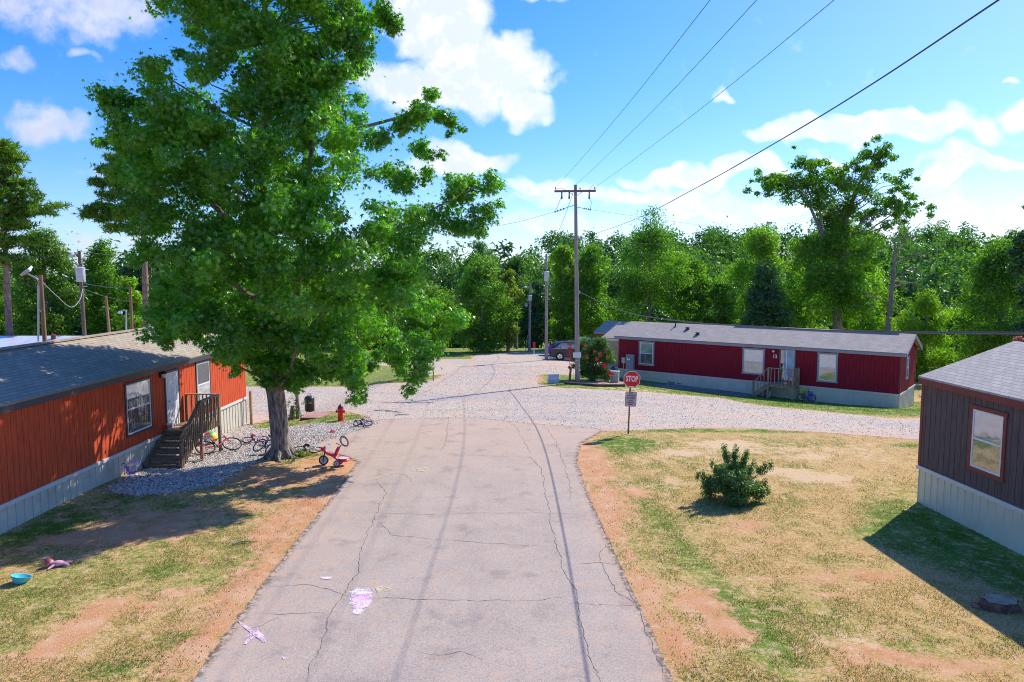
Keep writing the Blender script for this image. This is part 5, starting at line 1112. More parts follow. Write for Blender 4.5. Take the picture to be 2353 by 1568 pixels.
def rbox(w, h, y0, y1, r): 
    pts = []
    for cx, cz, a0 in ((w - r, h - r, 0), (-w + r, h - r, 90), (-w + r, -h + r, 180), (w - r, -h + r, 270)):
        for k in range(4): a = R(a0 + k * 30); pts.append((cx + math.cos(a) * r, cz + math.sin(a) * r))
    return MB().prism(pts, y0, y1, Mn @ Matrix.Rotation(-math.pi / 2, 4, 'Z'))
sn = rbox(w, h_, -.002, .004, .035).build('notice_plate', SPK, ss); rbox(w - .014, h_ - .014, .0045, .0062, .028).build('notice_face', SG, sn)
for i, (s, sz, sxx) in enumerate((('NO', .115, .8), ('TRESPASSING', .088, .62), ('OR LOITERING', .088, .60), ('UNDER', .066, .75), ('SUPERVISION', .072, .68), ('OF MPD', .066, .8))):
    zz = [.232, .135, .038, -.058, -.14, -.218][i]; text_mesh(s, sz, SPK, sn, Mn @ Matrix.Translation((0, -.0085, zz)) @ Matrix.Rotation(math.pi / 2, 4, 'X'), 'notice_lettering', .0008, sx=sxx, bold=.0025)
By = gp(1272, 881); ys_ = thing('yard_sign', 'small white hand lettered yard sign in the grass left of the tall pole', 'sign', By, R(12))
MB().tube([(-.3, 0, -.2), (-.3, 0, .2)], .008, 5).tube([(.3, 0, -.2), (.3, 0, .2)], .008, 5).build('stake', GALV, ys_); fc = MB().box(-.36, .36, -.008, .008, .0, .60).build('panel', mat('sign_pale', (.62, .66, .78), .6, var=.05), ys_)
for i, s in enumerate(('SLOW', 'DOWN')): text_mesh(s, .25, mat('pale_letter', (.36, .44, .66), .6), fc, Matrix.Translation((0, -.012, .44 - i * .27)) @ Matrix.Rotation(math.pi / 2, 4, 'X'), 'lettering', .0015, bold=.004)
# ------------------------------------------------------------------ shrubs and garden things
def shrub(name, label, cat, base, pf, n, size, lm, seed, stems=14, kind='oval', r=.02, group=None, sh=.3):
    rs = np.random.RandomState(seed); root = thing(name, label, cat, base, 0, group); mb = MB()
    for i in rs.permutation(len(pf))[:stems]:
        p = Vector(pf[i][:3]); mb.tube([(rs.normal() * .05, rs.normal() * .05, -.05), (p.x * .4, p.y * .4, p.z * .55), tuple(p)], [r, r * .7, r * .3], 5)
    mb.build('stems', BARK, root); V, Fc, lv = leaves(pf, n, size, kind, rs, .1, sh); np_mesh('foliage', V, Fc, LF[lm], root, dict(lv=lv)); return root
rs = np.random.RandomState(5)
# lawn shrub
Bb = gp(1685, 1152); pf = []
for i in range(60):
    a = rs.rand() * 6.283; q = rs.rand() ** .6; z = rs.uniform(.15, .85); w = .84 * (1 - .38 * z); pf.append((math.cos(a) * q * w, math.sin(a) * q * w * .8, z * 1.25 * (1 - .25 * q), rs.uniform(.16, .26), rs.uniform(.14, .22)))
for (x, y, z) in ((-.25, 0, 1.35), (-.28, 0, 1.5), (.02, .1, 1.25), (.06, .1, 1.42), (.3, .1, 1.15), (.36, .1, 1.3), (-.85, 0, .75), (-1.0, 0, .72), (.85, 0, .5), (.95, 0, .3), (-.6, 0, 1.05), (-.8, -.1, .45), (.6, .2, 1.0), (.95, .3, .95), (1.1, .3, .93)): pf.append((x, y, z, .085, .17)); pf.append((x * .8, y * .8, z * .85, .11, .14))
shrub('lawn_shrub', 'dark green leafy shrub alone in the middle of the right lawn', 'shrub', Bb, pf, 30000, .062, 'bush', 31, 60)
# flowering shrub by the pole
Bf = gp(1362, 876); Bf = np.array((Bf[0], 48.2, g(Bf[0], 48.2))); pf = []
for i in range(75):
    a = rs.rand() * 6.283; q = rs.rand() ** .6; z = rs.uniform(.08, .95); w = 1.45 * math.sin(math.pi * (.18 + z * .66)) ; pf.append((math.cos(a) * q * w, math.sin(a) * q * w * .8, z * 2.95, rs.uniform(.25, .42), rs.uniform(.22, .36)))
fs = shrub('flowering_shrub', 'big rounded shrub with red hibiscus like blooms behind the tall pole', 'shrub', Bf, pf, 30000, .10, 'rose', 32, 36, r=.03)
FR = mat('red_petal', (.80, .008, .03), .5, var=.2); FO = mat('faded_petal', (.60, .10, .05), .6, var=.2)
def flower(root, p, s, m, seed):
    rr = np.random.RandomState(seed); mb = MB(); d = Vector((rr.normal() * .3, -1, .2 + rr.normal() * .2)).normalized(); u = d.cross(Vector((0, 0, 1))).normalized(); v = d.cross(u)
    for k in range(6):
        a = k * 1.047 + rr.rand(); e = u * math.cos(a) + v * math.sin(a); f = u * -math.sin(a) + v * math.cos(a); p0 = Vector(p)
        mb.add([p0, p0 + e * s * .6 + f * s * .4 + d * s * .35, p0 + e * s + d * s * .15, p0 + e * s * .6 - f * s * .4 + d * s * .3], [(0, 1, 2, 3)])
    mb.build('flower', m, root)
for i, (px, py, m, s) in enumerate(((1379, 816, FR, .16), (1387, 840, FR, .17), (1400, 857, FR, .16), (1395, 821, FO, .14), (1371, 826, FO, .14), (1310, 792, FO, .12), (1309, 803, FR, .15), (1306, 818, FR, .15), (1346, 795, FO, .14), (1392, 805, FO, .11), (1348, 820, FO, .15), (1390, 843, FO, .12), (1314, 828, FR, .12), (1366, 808, FO, .10), (1406, 868, FO, .11), (1308, 845, FR, .11))):
    flower(fs, aty(px, py, 48.2 - 1.4) - Bf, s * 1.1, m, i)
# landscape timber bed in front
TIM = mat('dark_timber', (.10, .06, .05), .9, var=.3)
c = [gp(*p) for p in ((1300, 878), (1303, 884), (1370, 889), (1434, 889), (1438, 880), (1412, 874))]
bd = thing('timber_edging', 'low dark timber edging around the mulch bed under the flowering shrub', 'edging', c[0])
for i in range(len(c) - 1): MB().bar(Vector(c[i] - c[0]) + Vector((0, 0, .07)), Vector(c[i + 1] - c[0]) + Vector((0, 0, .07)), .12, .18).build('timber', TIM, bd)
ml = MB(); pm = [np.array(q) for q in c]; cc = sum(pm) / len(pm)
ml.v = [tuple(q + np.array((0, 0, .06))) for q in pm] + [tuple(cc + np.array((0, 0, .10)))]; ml.f = [(i, (i + 1) % len(pm), len(pm)) for i in range(len(pm))]
o = ml.build('mulch', mat('mulch', (.36, .24, .18), .95, var=.5, vs=9, bump=1, bs=30)); tag(o, 'reddish bark mulch under the flowering shrub', 'mulch', kind='stuff')
Bq = gp(1308, 876); t = thing('wooden_stake', 'short leaning wooden stake left of the tall pole base', 'post', Bq); MB().bar((0, 0, -.2), tuple(Vector(aty(1312, 843, Bq[1]) - Bq)), .14, .12, (0, 1, 0)).build('post', M_LUMB, t)
Bq = gp(1309, 866); t = thing('marker_rod', 'thin orange marker rod among the red blooms', 'marker rod', Bq); MB().tube([(0, 0, -.1), tuple(Vector(aty(1309.5, 788, Bq[1]) - Bq))], .022, 6).build('rod', mat('orange_rod', (.75, .25, .03), .5), t); MB().tube([tuple(Vector(aty(1309.5, 788, Bq[1]) - Bq)), tuple(Vector(aty(1309.5, 786, Bq[1]) - Bq))], .035, 6).build('rod_tip', SR, t)
# utility boxes
Bq = gp(1412.5, 881); q = thing('utility_pedestal', 'beige utility pedestal box in the grass right of the timber edging', 'utility box', Bq, R(-20))
MB().box(-.28, .28, -.16, .16, -.05, .78).build('body', mat('pedestal_beige', (.46, .45, .36), .6), q, bevel=.01); MB().box(-.31, .31, -.19, .19, .781, .84).build('lid', mat('pedestal_lid', (.60, .60, .52), .5), q, bevel=.01); MB().box(-.24, -.02, -.168, -.161, .60, .70).build('warning_label', SR, q)
pw = to_w(h2, h2.local(1462, 825)[0], -.9, 0); zg_ = g(pw.x, pw.y); q = thing('electric_meter', 'grey electric meter box on conduits in front of the dark red home', 'electric meter', (pw.x, pw.y, zg_), A2 + R(8))
zt_ = h2.O.z - zg_ + 1.2; mb_ = MB().box(-.28, .28, -.14, .14, zt_ - 1.05, zt_).build('cabinet', mat('meter_grey', (.27, .30, .34), .45), q, bevel=.012)
MB().lathe([(.11, 0), (.12, .03), (.10, .09), (.02, .11)], 14, Matrix.Translation((-.04, -.14, zt_ - .32)) @ Matrix.Rotation(math.pi / 2, 4, 'X')).build('meter_glass', CHROME, mb_, True); MB().box(-.08, .0, -.15, -.141, zt_ - .62, zt_ - .56).build('latch', GALV, mb_)
for x in (-.16, .02, .18): MB().tube([(x, 0, -.2), (x, 0, zt_ - 1.05)], .04, 8).build('conduit', GALV, q, True)
pw = to_w(h2, h2.local(1441, 825)[0], -.5, 0); zg_ = g(pw.x, pw.y); q = thing('junction_box', 'small pale junction box on a thin post by the dark red home', 'junction box', (pw.x, pw.y, zg_), A2); zt_ = h2.O.z - zg_ + .9
MB().box(-.14, .14, -.06, .06, zt_ - .42, zt_).build('box', mat('jbox', (.6, .55, .5), .5), q, bevel=.01); MB().tube([(0, 0, -.1), (0, 0, zt_ - .42)], .03, 6).build('post', GALV, q)
# hydrant
Bh = gp(783, 967); hy = thing('fire_hydrant', 'red fire hydrant with dark red bonnet on the small grass patch', 'fire hydrant', Bh); HR = mat('hydrant_red', (.62, .012, .015), .4, var=.1); HD = mat('hydrant_dark', (.16, .012, .03), .4); k = 1.0
MB().lathe([(.15, -.05), (.15, .03), (.12, .035), (.12, .14), (.14, .145), (.14, .17), (.112, .175), (.112, .50), (.15, .505), (.15, .54), (.13, .545)], 18).build('barrel', HR, hy, True)
MB().lathe([(.125, .546), (.12, .60), (.09, .665), (.05, .70), (.03, .705), (.03, .75), (.001, .752)], 16).build('bonnet', HD, hy, True)
for a, L_, r_ in ((R(200), .17, .05), (R(-20), .18, .05), (R(-70), .18, .07)):
    d = Vector((math.cos(a), math.sin(a), 0)); MB().tube([d * .08 + Vector((0, 0, .42)), d * L_ + Vector((0, 0, .42))], r_, 12).tube([d * (L_ - .03) + Vector((0, 0, .42)), d * (L_ + .02) + Vector((0, 0, .42))], r_ * 1.3, 8).tube([d * (L_ + .02) + Vector((0, 0, .42)), d * (L_ + .05) + Vector((0, 0, .42))], r_ * .4, 5).build('nozzle', HR, hy, True)
# smoker
Bk = gp(712, 953); sk = thing('smoker_grill', 'black upright bullet smoker on short legs beside a rusty ground cover plate', 'smoker', Bk)
MB().lathe([(.06, .13), (.20, .17), (.235, .24), (.235, .70)], 20).build('body', BLACK, sk, True); MB().lathe([(.245, .702), (.245, .78), (.22, .86), (.14, .92), (.001, .94)], 20).build('lid', mat('smoker_lid', (.045, .035, .045), .35), sk, True)
for a in (30, 150, 270): MB().bar((math.cos(R(a)) * .2, math.sin(R(a)) * .2, .3), (math.cos(R(a)) * .25, math.sin(R(a)) * .25, -.01), .03, .02).build('leg', GALV, sk)
MB().tube([(-.08, 0, .93), (-.07, 0, 1.02), (.07, 0, 1.02), (.08, 0, .93)], .014, 6).build('handle', BLACK, sk); MB().box(.02, .2, -.25, -.235, .60, .62).box(.02, .2, -.25, -.235, .655, .67).build('vent_bars', CHROME, sk)
Bp = gp(735, 957); pd = thing('ground_cover_plate', 'flat rusty square cover plate in the grass patch', 'cover plate', Bp, R(-4)); MB().box(-.75, .95, -.55, .65, .02, .045).build('plate', mat('rust_plate', (.42, .22, .18), .8, var=.25, vs=3, dirt=((.42, .25, .22), .4)), pd); MB().box(-.74, .94, -.54, .64, -.1, .019).build('frame', DGREY, pd)
# posts
def post(label, px, pt, pb, w=.09, m=None, Y=None):
    b = gp(px, pb); b = b if Y is None else np.array((aty(px, pb, Y)[0], Y, g(aty(px, pb, Y)[0], Y))); t = Vector(aty(px - (3 if px < 600 else 0), pt, b[1]) - b); q = thing('wooden_post', label, 'post', b)
    MB().bar((0, 0, -.2), tuple(t), w, w, (0, 1, 0)).build('post', m or M_LUMBN, q)
post('bare wooden post at the far corner of the orange red home', 578, 899, 975, .10)
post('short tan post in the far lawn under the sweetgum leaves', 996, 845, 875, .10)
# crape stump with small plant
Bt = gp(684, 962); pf = [(rs.normal() * .22 - .1, rs.normal() * .2, abs(rs.normal()) * .35 + .1, .13, .12) for i in range(22)] + [(.02 + rs.normal() * .06, 0, z, .10, .12) for z in np.arange(.5, 1.6, .12)]
tr_ = thing('young_tree', 'small pruned tree with leafy stump just right of the sweetgum trunk', 'tree', Bt); MB().tube([(0, 0, -.1), (.02, 0, .5), (.0, 0, 1.1), (-.03, 0, 2.4)], [.10, .085, .075, .05], 10).tube([(-.28, 0, -.1), (-.27, 0, .25), (-.22, 0, .62)], [.12, .11, .08], 8).build('trunk', BARK, tr_, True)
V, Fc, lv = leaves(pf, 1500, .06, 'oval', rs, 0, .3); np_mesh('foliage', V, Fc, LF['bush'], tr_, dict(lv=lv))
# small tree with red crepe blooms behind the sweetgum, right lawn
Bt = gp(935, 872); pf = [(rs.normal() * .55, rs.normal() * .5, rs.uniform(.9, 2.9), .3, .3) for i in range(30)]
ct = thing('young_tree', 'small leafy tree with one red bloom on the far lawn under the sweetgum', 'tree', Bt); MB().tube([(0, 0, -.1), (0, 0, 1.2), (.05, 0, 2.6)], [.07, .05, .02], 8).build('trunk', BARK, ct, True); V, Fc, lv = leaves(pf, 5000, .09, 'oval', rs, .2, .3); np_mesh('foliage', V, Fc, LF['bush'], ct, dict(lv=lv)); flower(ct, aty(935, 815, Bt[1] - .9) - Bt, .2, FR, 77)
# weeds at sweetgum foot
for i, (px, py, lb) in enumerate(((700, 1050, 'yellowing weed clump at the right foot of the sweetgum'), (672, 1062, 'pale broken roots and twigs clump at the sweetgum foot'))):
    B = gp(px, py); pf = [(rs.normal() * .12, rs.normal() * .1, abs(rs.normal()) * .1 + .06, .07, .06) for k in range(10)]; shrub('weed', lb, 'weed', B, pf, 500 if i == 0 else 120, .05, 'yel' if i == 0 else 'bush', 40 + i, 8, r=.008)
# stump
Bt = gp(2296, 1396); st_ = thing('tree_stump', 'low sawn tree stump near the shade of the brown home', 'tree stump', Bt); n = 22; mb = MB(); rr = [.29 * (1 + .09 * math.sin(k * 2.1) + rs.uniform(-.05, .05)) for k in range(n)]
rings = []
for sc_, z in ((1.35, -.05), (1.1, .04), (1.0, .13), (.98, .15)):
    rings.append([(math.cos(k / n * 6.283) * rr[k] * sc_ * 1.1, math.sin(k / n * 6.283) * rr[k] * sc_ * .8, z + rs.uniform(-.01, .01)) for k in range(n)])
vs = [p for r_ in rings for p in r_]; fs_ = [(i * n + k, i * n + (k + 1) % n, (i + 1) * n + (k + 1) % n, (i + 1) * n + k) for i in range(3) for k in range(n)]
mb.add(vs, fs_); mb.build('bark_sides', mat('stump_bark', (.16, .08, .06), .95, var=.5, vs=8, bump=1), st_)
MB().add([(x * .97, y * .97, z + .006) for x, y, z in rings[3]], [tuple(range(n))]).build('cut_face', mat('cut_wood', (.46, .33, .23), .85, var=.25, vs=5), st_)
MB().box(-.50, -.38, -.08, .08, -.02, .06).box(-.44, -.34, .08, .18, -.02, .04).build('broken_bark', mat('red_bark', (.36, .12, .09), .9), st_, bevel=.03)
# ------------------------------------------------------------------ bicycles
def torus_pts(c, r, ax, n=28):
    ax = Vector(ax).normalized(); u = ax.cross(Vector((0, 0, 1))) if abs(ax.z) < .9 else ax.cross(Vector((1, 0, 0))); u.normalize(); v = ax.cross(u)
    return [Vector(c) + (u * math.cos(k / n * 6.283) + v * math.sin(k / n * 6.283)) * r for k in range(n)]
def wheel(parent, c, r, tyre_m=RUBBER, rim_m=CHROME, tr=.022, spokes=16):
    t = MB().tube(torus_pts(c, r, (0, 1, 0)), tr, 8, ring=True).build('wheel', tyre_m, parent, True)
    MB().tube(torus_pts(c, r - tr * 1.1, (0, 1, 0)), tr * .45, 6, ring=True).build('rim', rim_m, t, True)
    mb = MB().tube([Vector(c) + Vector((0, -.04, 0)), Vector(c) + Vector((0, .04, 0))], .018, 8)
    for k in range(spokes):
        a = k / spokes * 6.283; mb.tube([Vector(c) + Vector((0, .02 if k % 2 else -.02, 0)), Vector(c) + Vector((math.cos(a) * (r - tr), 0, math.sin(a) * (r - tr)))], .0022, 3, cap=False)
    mb.build('spokes', GALV, t); return t
def bike(label, base, rot, r, fm, seatm, gripm, tyre=RUBBER, rim=CHROME, training=False, guard=None, dropbar=0):
    """side view in x-z, wheels on the ground at z=0, then laid over by rot (Matrix 3x3)"""
    root = thing('bicycle', label, 'bicycle', base); root.rotation_euler = rot.to_euler()
    k = r / .25; A = Vector((-.36 * k, 0, r)); B = Vector((.36 * k, 0, r)); bb = Vector((-.04 * k, 0, r * .95)); st = Vector((-.15 * k, 0, r + .30 * k)); hd = Vector((.24 * k, 0, r + .34 * k)); hb = Vector((.20 * k, 0, r + .48 * k)); hl = Vector((.27 * k, 0, r + .2 * k))
    wheel(root, A, r, tyre, rim); wheel(root, B, r, tyre, rim); t = .015 * k ** .5
    MB().tube([bb, hl], t * 1.4, 8).tube([st * .8 + bb * .2, hd], t * 1.1, 8).tube([bb, st], t * 1.1, 8).tube([A + Vector((0, .03, 0)), bb], t * .7, 6).tube([A + Vector((0, -.03, 0)), bb], t * .7, 6).tube([A, st * .8 + bb * .2], t * .6, 6).tube([hd, hl], t * 1.5, 8).build('frame', fm, root, True)
    MB().tube([hl, B.lerp(hl, .55) + Vector((0, .045, 0)), B + Vector((0, .045, 0))], t * .8, 6).tube([hl, B.lerp(hl, .55) + Vector((0, -.045, 0)), B + Vector((0, -.045, 0))], t * .8, 6).build('fork', fm, root, True)
    MB().tube([hd, hb], t, 6).tube([hb + Vector((-.08 * k, -.26 * k, .06 * k)), hb + Vector((0, -.12 * k, .07 * k)), hb, hb + Vector((0, .12 * k, .07 * k)), hb + Vector((-.08 * k, .26 * k, .06 * k))], t * .75, 8).build('handlebar', CHROME, root, True)
    for s_ in (-1, 1): MB().tube([hb + Vector((-.08 * k, s_ * .26 * k, .06 * k)), hb + Vector((-.13 * k, s_ * .31 * k, .055 * k))], t * 1.4, 8).build('grip', gripm, root, True)
    MB().tube([st, st + Vector((-.02, 0, .09 * k))], t * .8, 6).build('seat_post', CHROME, root)
    q = st + Vector((-.03 * k, 0, .11 * k)); MB().ball(q, .085 * k, 8, (1.35, .9, .35)).ball(q + Vector((.09 * k, 0, 0)), .035 * k, 6, (1.6, .8, .5)).build('saddle', seatm, root, True)
    cr = MB().tube([bb + Vector((0, -.05, 0)), bb + Vector((0, .05, 0))], .03, 10).tube([bb + Vector((0, .05, 0)), bb + Vector((.10 * k, .055, -.08 * k))], .01, 6).tube([bb + Vector((0, -.05, 0)), bb + Vector((-.10 * k, -.055, .08 * k))], .01, 6).build('crank', DGREY, root, True)
    MB().box(.06 * k, .14 * k, .06, .13, -.09 * k, -.07 * k, Matrix.Translation(bb)).box(-.14 * k, -.06 * k, -.13, -.06, .07 * k, .09 * k, Matrix.Translation(bb)).build('pedal', BLACK, root)
    MB().tube([bb + Vector((0, .045, .05 * k)), A + Vector((0, .045, .03))], .006, 4).tube([bb + Vector((0, .045, -.05 * k)), A + Vector((0, .045, -.03))], .006, 4).build('chain', DGREY, root)
    if guard: MB().bar(bb + Vector((.05 * k, .055, 0)), A + Vector((.02, .055, 0)), .008, .09 * k, (0, 0, 1)).build('chain_guard', guard, root)
    if training:
        for s_ in (-1, 1): MB().tube([A, A + Vector((0, s_ * .16, -.02)), A + Vector((0, s_ * .17, -r * .55))], .008, 5).tube([A + Vector((0, s_ * .16, -r * .62)), A + Vector((0, s_ * .19, -r * .62))], r * .33, 14).build('training_wheel', tyre, root, True)
    return root
def lay(heading, tilt, roll=0): return (Matrix.Rotation(heading, 3, 'Z') @ Matrix.Rotation(tilt, 3, 'X') @ Matrix.Rotation(roll, 3, 'Y'))
PK = mat('pink_paint', (.75, .06, .16), .35); RDp = mat('bike_red', (.5, .03, .05), .35); BL = mat('bike_blue', (.05, .10, .45), .35); PU = mat('bike_magenta', (.42, .03, .38), .35); TL = mat('bike_teal', (.35, .62, .62), .4); LP = mat('light_pink', (.78, .38, .5), .5)
def lie(px, py, heading, tilt, r, **k):
    b = gp(px, py); b[2] += .02
    return b, lay(heading, tilt)
b, ro = lie(512, 1044, R(38), R(-60), .33); bike('red and pink bicycle lying on the gravel behind the porch post', b + np.array((-.05, .0, .08)), ro, .33, RDp, mat('saddle_white', (.6, .55, .55), .5), PK, rim=DGREY)
b, ro = lie(592, 1048, R(-38), R(-48), .27); bike('blue bicycle lying tangled by the left side of the sweetgum trunk', b + np.array((.1, .05, .08)), ro, .26, BL, DGREY, LP, tyre=mat('tyre_blue', (.05, .07, .14), .7))
b, ro = lie(582, 1022, R(10), R(-74), .20); bike('small light pink bicycle fallen behind the blue one', b + np.array((0, .1, .06)), ro, .20, LP, PK, PK)
b, ro = lie(706, 1046, R(-8), R(-80), .22); bike('teal bicycle lying on its side just right of the sweetgum trunk', b + np.array((-.1, 0, .08)), ro, .22, TL, BLACK, BLACK, guard=LP)
b, ro = lie(829, 984, R(-12), R(-68), .17); bike('magenta kids bicycle lying at the curve of the gravel pad', b + np.array((0, .1, .06)), ro, .17, PU, DGREY, WHITE, guard=PU, training=True)
b, ro = lie(1552, 884, R(-20), R(-70), .20); bike('pale kids bicycle lying by the skirting of the dark red home', b + np.array((0, 0, .06)), ro, .20, mat('bike_pale', (.6, .62, .62), .4), DGREY, BLACK)
pw = to_w(h2, h2.local(1860, 900)[0], -.55, 0); bike('dark purple kids bicycle leaning by the porch of the dark red home', (pw.x, pw.y, g(pw.x, pw.y) + .03), lay(A2 + R(15), R(-25)), .21, mat('bike_purple', (.2, .04, .35), .4), BLACK, BLACK)
# toys at the red home
pw = to_w(h2, h2.local(1852, 900)[0], -.16, 0); q = thing('toy_board', 'yellow and purple toy board propped against the cream skirting', 'toy', (pw.x, pw.y, g(pw.x, pw.y)), A2)
M = Matrix.Rotation(R(-14), 4, 'X'); MB().box(-.38, .12, -.02, .02, .0, .72, M).build('yellow_panel', mat('toy_yellow', (.55, .62, .08), .5), q, bevel=.01); MB().box(-.28, .02, -.03, -.021, .12, .45, M).build('picture', mat('toy_green', (.10, .2, .12), .5), q); MB().box(.125, .42, -.02, .02, .0, .62, M).build('purple_panel', mat('toy_purple', (.30, .14, .55), .5), q, bevel=.02)
pw = to_w(h2, u0 + .62, -.75, FL + .005); q = thing('gas_cylinder', 'white cylinder with red label standing on the pale porch', 'cylinder', pw, A2); MB().lathe([(.12, 0), (.13, .04), (.13, .50), (.10, .58), (.03, .62), (.03, .70)], 14).build('body', WHITE, q, True); MB().lathe([(.132, .10), (.132, .24)], 14).build('red_band', SR, q, True)
pw = to_w(h2, u0 + .98, -.72, FL + .005); q = thing('red_crate', 'red and white box standing on the pale porch', 'box', pw, A2); MB().box(-.14, .14, -.12, .12, 0, .22).build('body', SR, q, bevel=.01); MB().box(-.12, .12, -.10, .10, .221, .42).build('upper_box', mat('box_white', (.7, .68, .66), .5), q, bevel=.01)
for i, (uu, c_) in enumerate(((-.95, OFFWH), (-.55, WHITE))):
    pw = to_w(h2, u0 + uu, -.45, 0); q = thing('bucket', ['cream bucket beside the pale porch steps', 'white bucket beside the pale porch steps'][i], 'bucket', (pw.x, pw.y, g(pw.x, pw.y)), A2); MB().lathe([(.12, 0), (.15, .34), (.16, .34), (.16, .36)], 14).build('body', c_, q, True); MB().tube([(-.155, 0, .34), (-.1, -.1, .26), (.1, -.1, .26), (.155, 0, .34)], .006, 5).build('handle', GALV, q)
# tricycle
Bt = gp(766, 1069); tc_ = thing('tricycle', 'bright pink kids tricycle standing on bare soil by the road edge', 'tricycle', Bt, R(-4))
# front to the left (-x), wheels: front at x=-.30, rear pair at x=.22
HP = mat('hot_pink', (.78, .03, .10), .35, var=.06); TG = mat('tyre_dark', (.07, .04, .05), .6); WG = mat('wheel_grey', (.55, .50, .48), .5); SPK2 = mat('tray_pink', (.85, .5, .58), .35)
def disc(parent, c, r, w, name='wheel'):
    x, y, z = c; t = MB().tube([(x, y - w / 2, z), (x, y + w / 2, z)], r, 22).build(name, TG, parent, True); MB().tube([(x, y - w / 2 - .006, z), (x, y + w / 2 + .006, z)], r * .72, 18).build('hub', WG, t, True); MB().tube([(x, y - w / 2 - .012, z), (x, y + w / 2 + .012, z)], r * .25, 10).build('cap', HP, t, True)
disc(tc_, (-.32, 0, .16), .16, .05); disc(tc_, (.18, -.2, .105), .105, .05); disc(tc_, (.18, .2, .105), .105, .05)
MB().tube([(-.26, 0, .46), (-.18, 0, .38), (-.02, 0, .32), (.08, 0, .34), (.15, 0, .50), (.20, 0, .60)], [.04, .045, .05, .06, .06, .05], 10).tube([(0, 0, .31), (.12, 0, .20), (.2, 0, .16)], [.045, .04, .03], 8).tube([(.18, -.2, .105), (.18, .2, .105)], .02, 6).build('frame', HP, tc_, True)
MB().tube([(-.27, 0, .5), (-.29, .04, .34), (-.32, .045, .16)], .016, 6).tube([(-.27, 0, .5), (-.29, -.04, .34), (-.32, -.045, .16)], .016, 6).build('fork', DGREY, tc_); MB().tube([(-.27, 0, .46), (-.25, 0, .60), (-.25, 0, .62)], .02, 8).tube([(-.16, -.22, .64), (-.24, -.14, .66), (-.26, 0, .62), (-.24, .14, .66), (-.16, .22, .64)], .014, 6).build('handlebar', CHROME, tc_, True)
MB().ball((-.33, 0, .53), .085, 7, (1, 1.1, .9)).build('front_basket', HP, tc_, True); MB().box(-.02, .16, -.11, .11, .355, .385).build('seat', HP, tc_, bevel=.02)
MB().ball((.34, 0, .18), .20, 8, (1.0, .9, .35)).build('rear_tray', HP, tc_, True); MB().lathe([(.17, 0), (.175, .012), (.16, .015)], 20, Matrix.Translation((.34, 0, .235)) @ Matrix.Diagonal((1, .9, 1, 1))).build('tray_lid', SPK2, tc_, True)
ring = torus_pts((.38, 0, .80), .17, (.45, .85, .25), 22); MB().tube(ring, .03, 8, ring=True).build('sun_hoop', mat('hoop', (.45, .30, .30), .5), tc_, True); MB().tube([(.20, 0, .6), (.26, 0, .66), (.10, 0, .74)], .013, 6).tube([(.22, 0, .6), (.30, 0, .66)], .012, 6).build('push_bar', BLACK, tc_); MB().tube(torus_pts((.405, .01, .78), .155, (.45, .85, .25), 22), .012, 6, ring=True).build('hoop_lining', WHITE, tc_, True)
# doll stroller
Bt = gp(306, 1103); q = thing('doll_stroller', 'lilac doll stroller with white tube frame by the skirting of the orange red home', 'doll stroller', Bt, R(12)); LI = mat('lilac', (.70, .42, .85), .6); LD = mat('lilac_seat', (.45, .08, .55), .6); WT = WHITE
for y in (-.14, .14): MB().tube([(-.26, y, .50), (-.16, y, .34), (.02, y, .10), (.14, y, .04)], .011, 6).tube([(-.22, y, .04), (-.02, y, .22), (.10, y, .40)], .011, 6).build('frame_tube', WT, q, True)
MB().tube([(-.26, -.14, .50), (-.27, 0, .52), (-.26, .14, .50)], .016, 6).build('push_handle', mat('handle_maroon', (.12, .02, .06), .5), q); MB().tube([(-.2, -.14, .05), (-.2, .14, .05)], .01, 5).tube([(.13, -.14, .05), (.13, .14, .05)], .01, 5).build('axle', WT, q)
MB().box(-.13, .07, -.125, .125, .20, .235).box(-.15, -.13, -.125, .125, .236, .42).build('seat', LD, q, bevel=.01); pr = [(math.cos(R(a)) * .17 - .03, math.sin(R(a)) * .15 + .40) for a in range(20, 200, 15)]
mb = MB(); vs = [(x, y, z) for x, z in pr for y in (-.135, .135)]; mb.add(vs, [(2 * i, 2 * i + 1, 2 * i + 3, 2 * i + 2) for i in range(len(pr) - 1)]); mb.build('canopy', LI, q, True)
for x in (-.21, .14):
    for y in (-.15, .15): MB().tube([(x, y - .012, .035), (x, y + .012, .035)], .035, 12).build('wheel', PK, q, True)
# beach ball
Bt = gp(484, 1021); q = thing('beach_ball', 'striped beach ball under the porch rail', 'beach ball', Bt + np.array((0, 0, 0))); r_ = .26
cols = [mat('ball_' + n_, c_, .35, var=.03) for n_, c_ in (('yellow', (.80, .62, .03)), ('green', (.02, .55, .12)), ('red', (.72, .03, .05)), ('blue', (.06, .18, .55)), ('white', (.8, .8, .78)), ('yellow2', (.8, .66, .05)))]
Mr = Matrix.Translation((0, 0, r_)) @ Matrix.Rotation(R(55), 4, 'X') @ Matrix.Rotation(R(25), 4, 'Y')
for s_ in range(6):
    mb = MB(); A_, Bn = 5, 10; vs = [Mr @ Vector((r_ * math.sin(math.pi * j / Bn) * math.cos((s_ + i / A_) * math.pi / 3), r_ * math.sin(math.pi * j / Bn) * math.sin((s_ + i / A_) * math.pi / 3), r_ * math.cos(math.pi * j / Bn))) for j in range(Bn + 1) for i in range(A_ + 1)]
    mb.add(vs, [(j * (A_ + 1) + i, j * (A_ + 1) + i + 1, (j + 1) * (A_ + 1) + i + 1, (j + 1) * (A_ + 1) + i) for j in range(Bn) for i in range(A_)]); mb.build('panel', cols[s_], q, True)
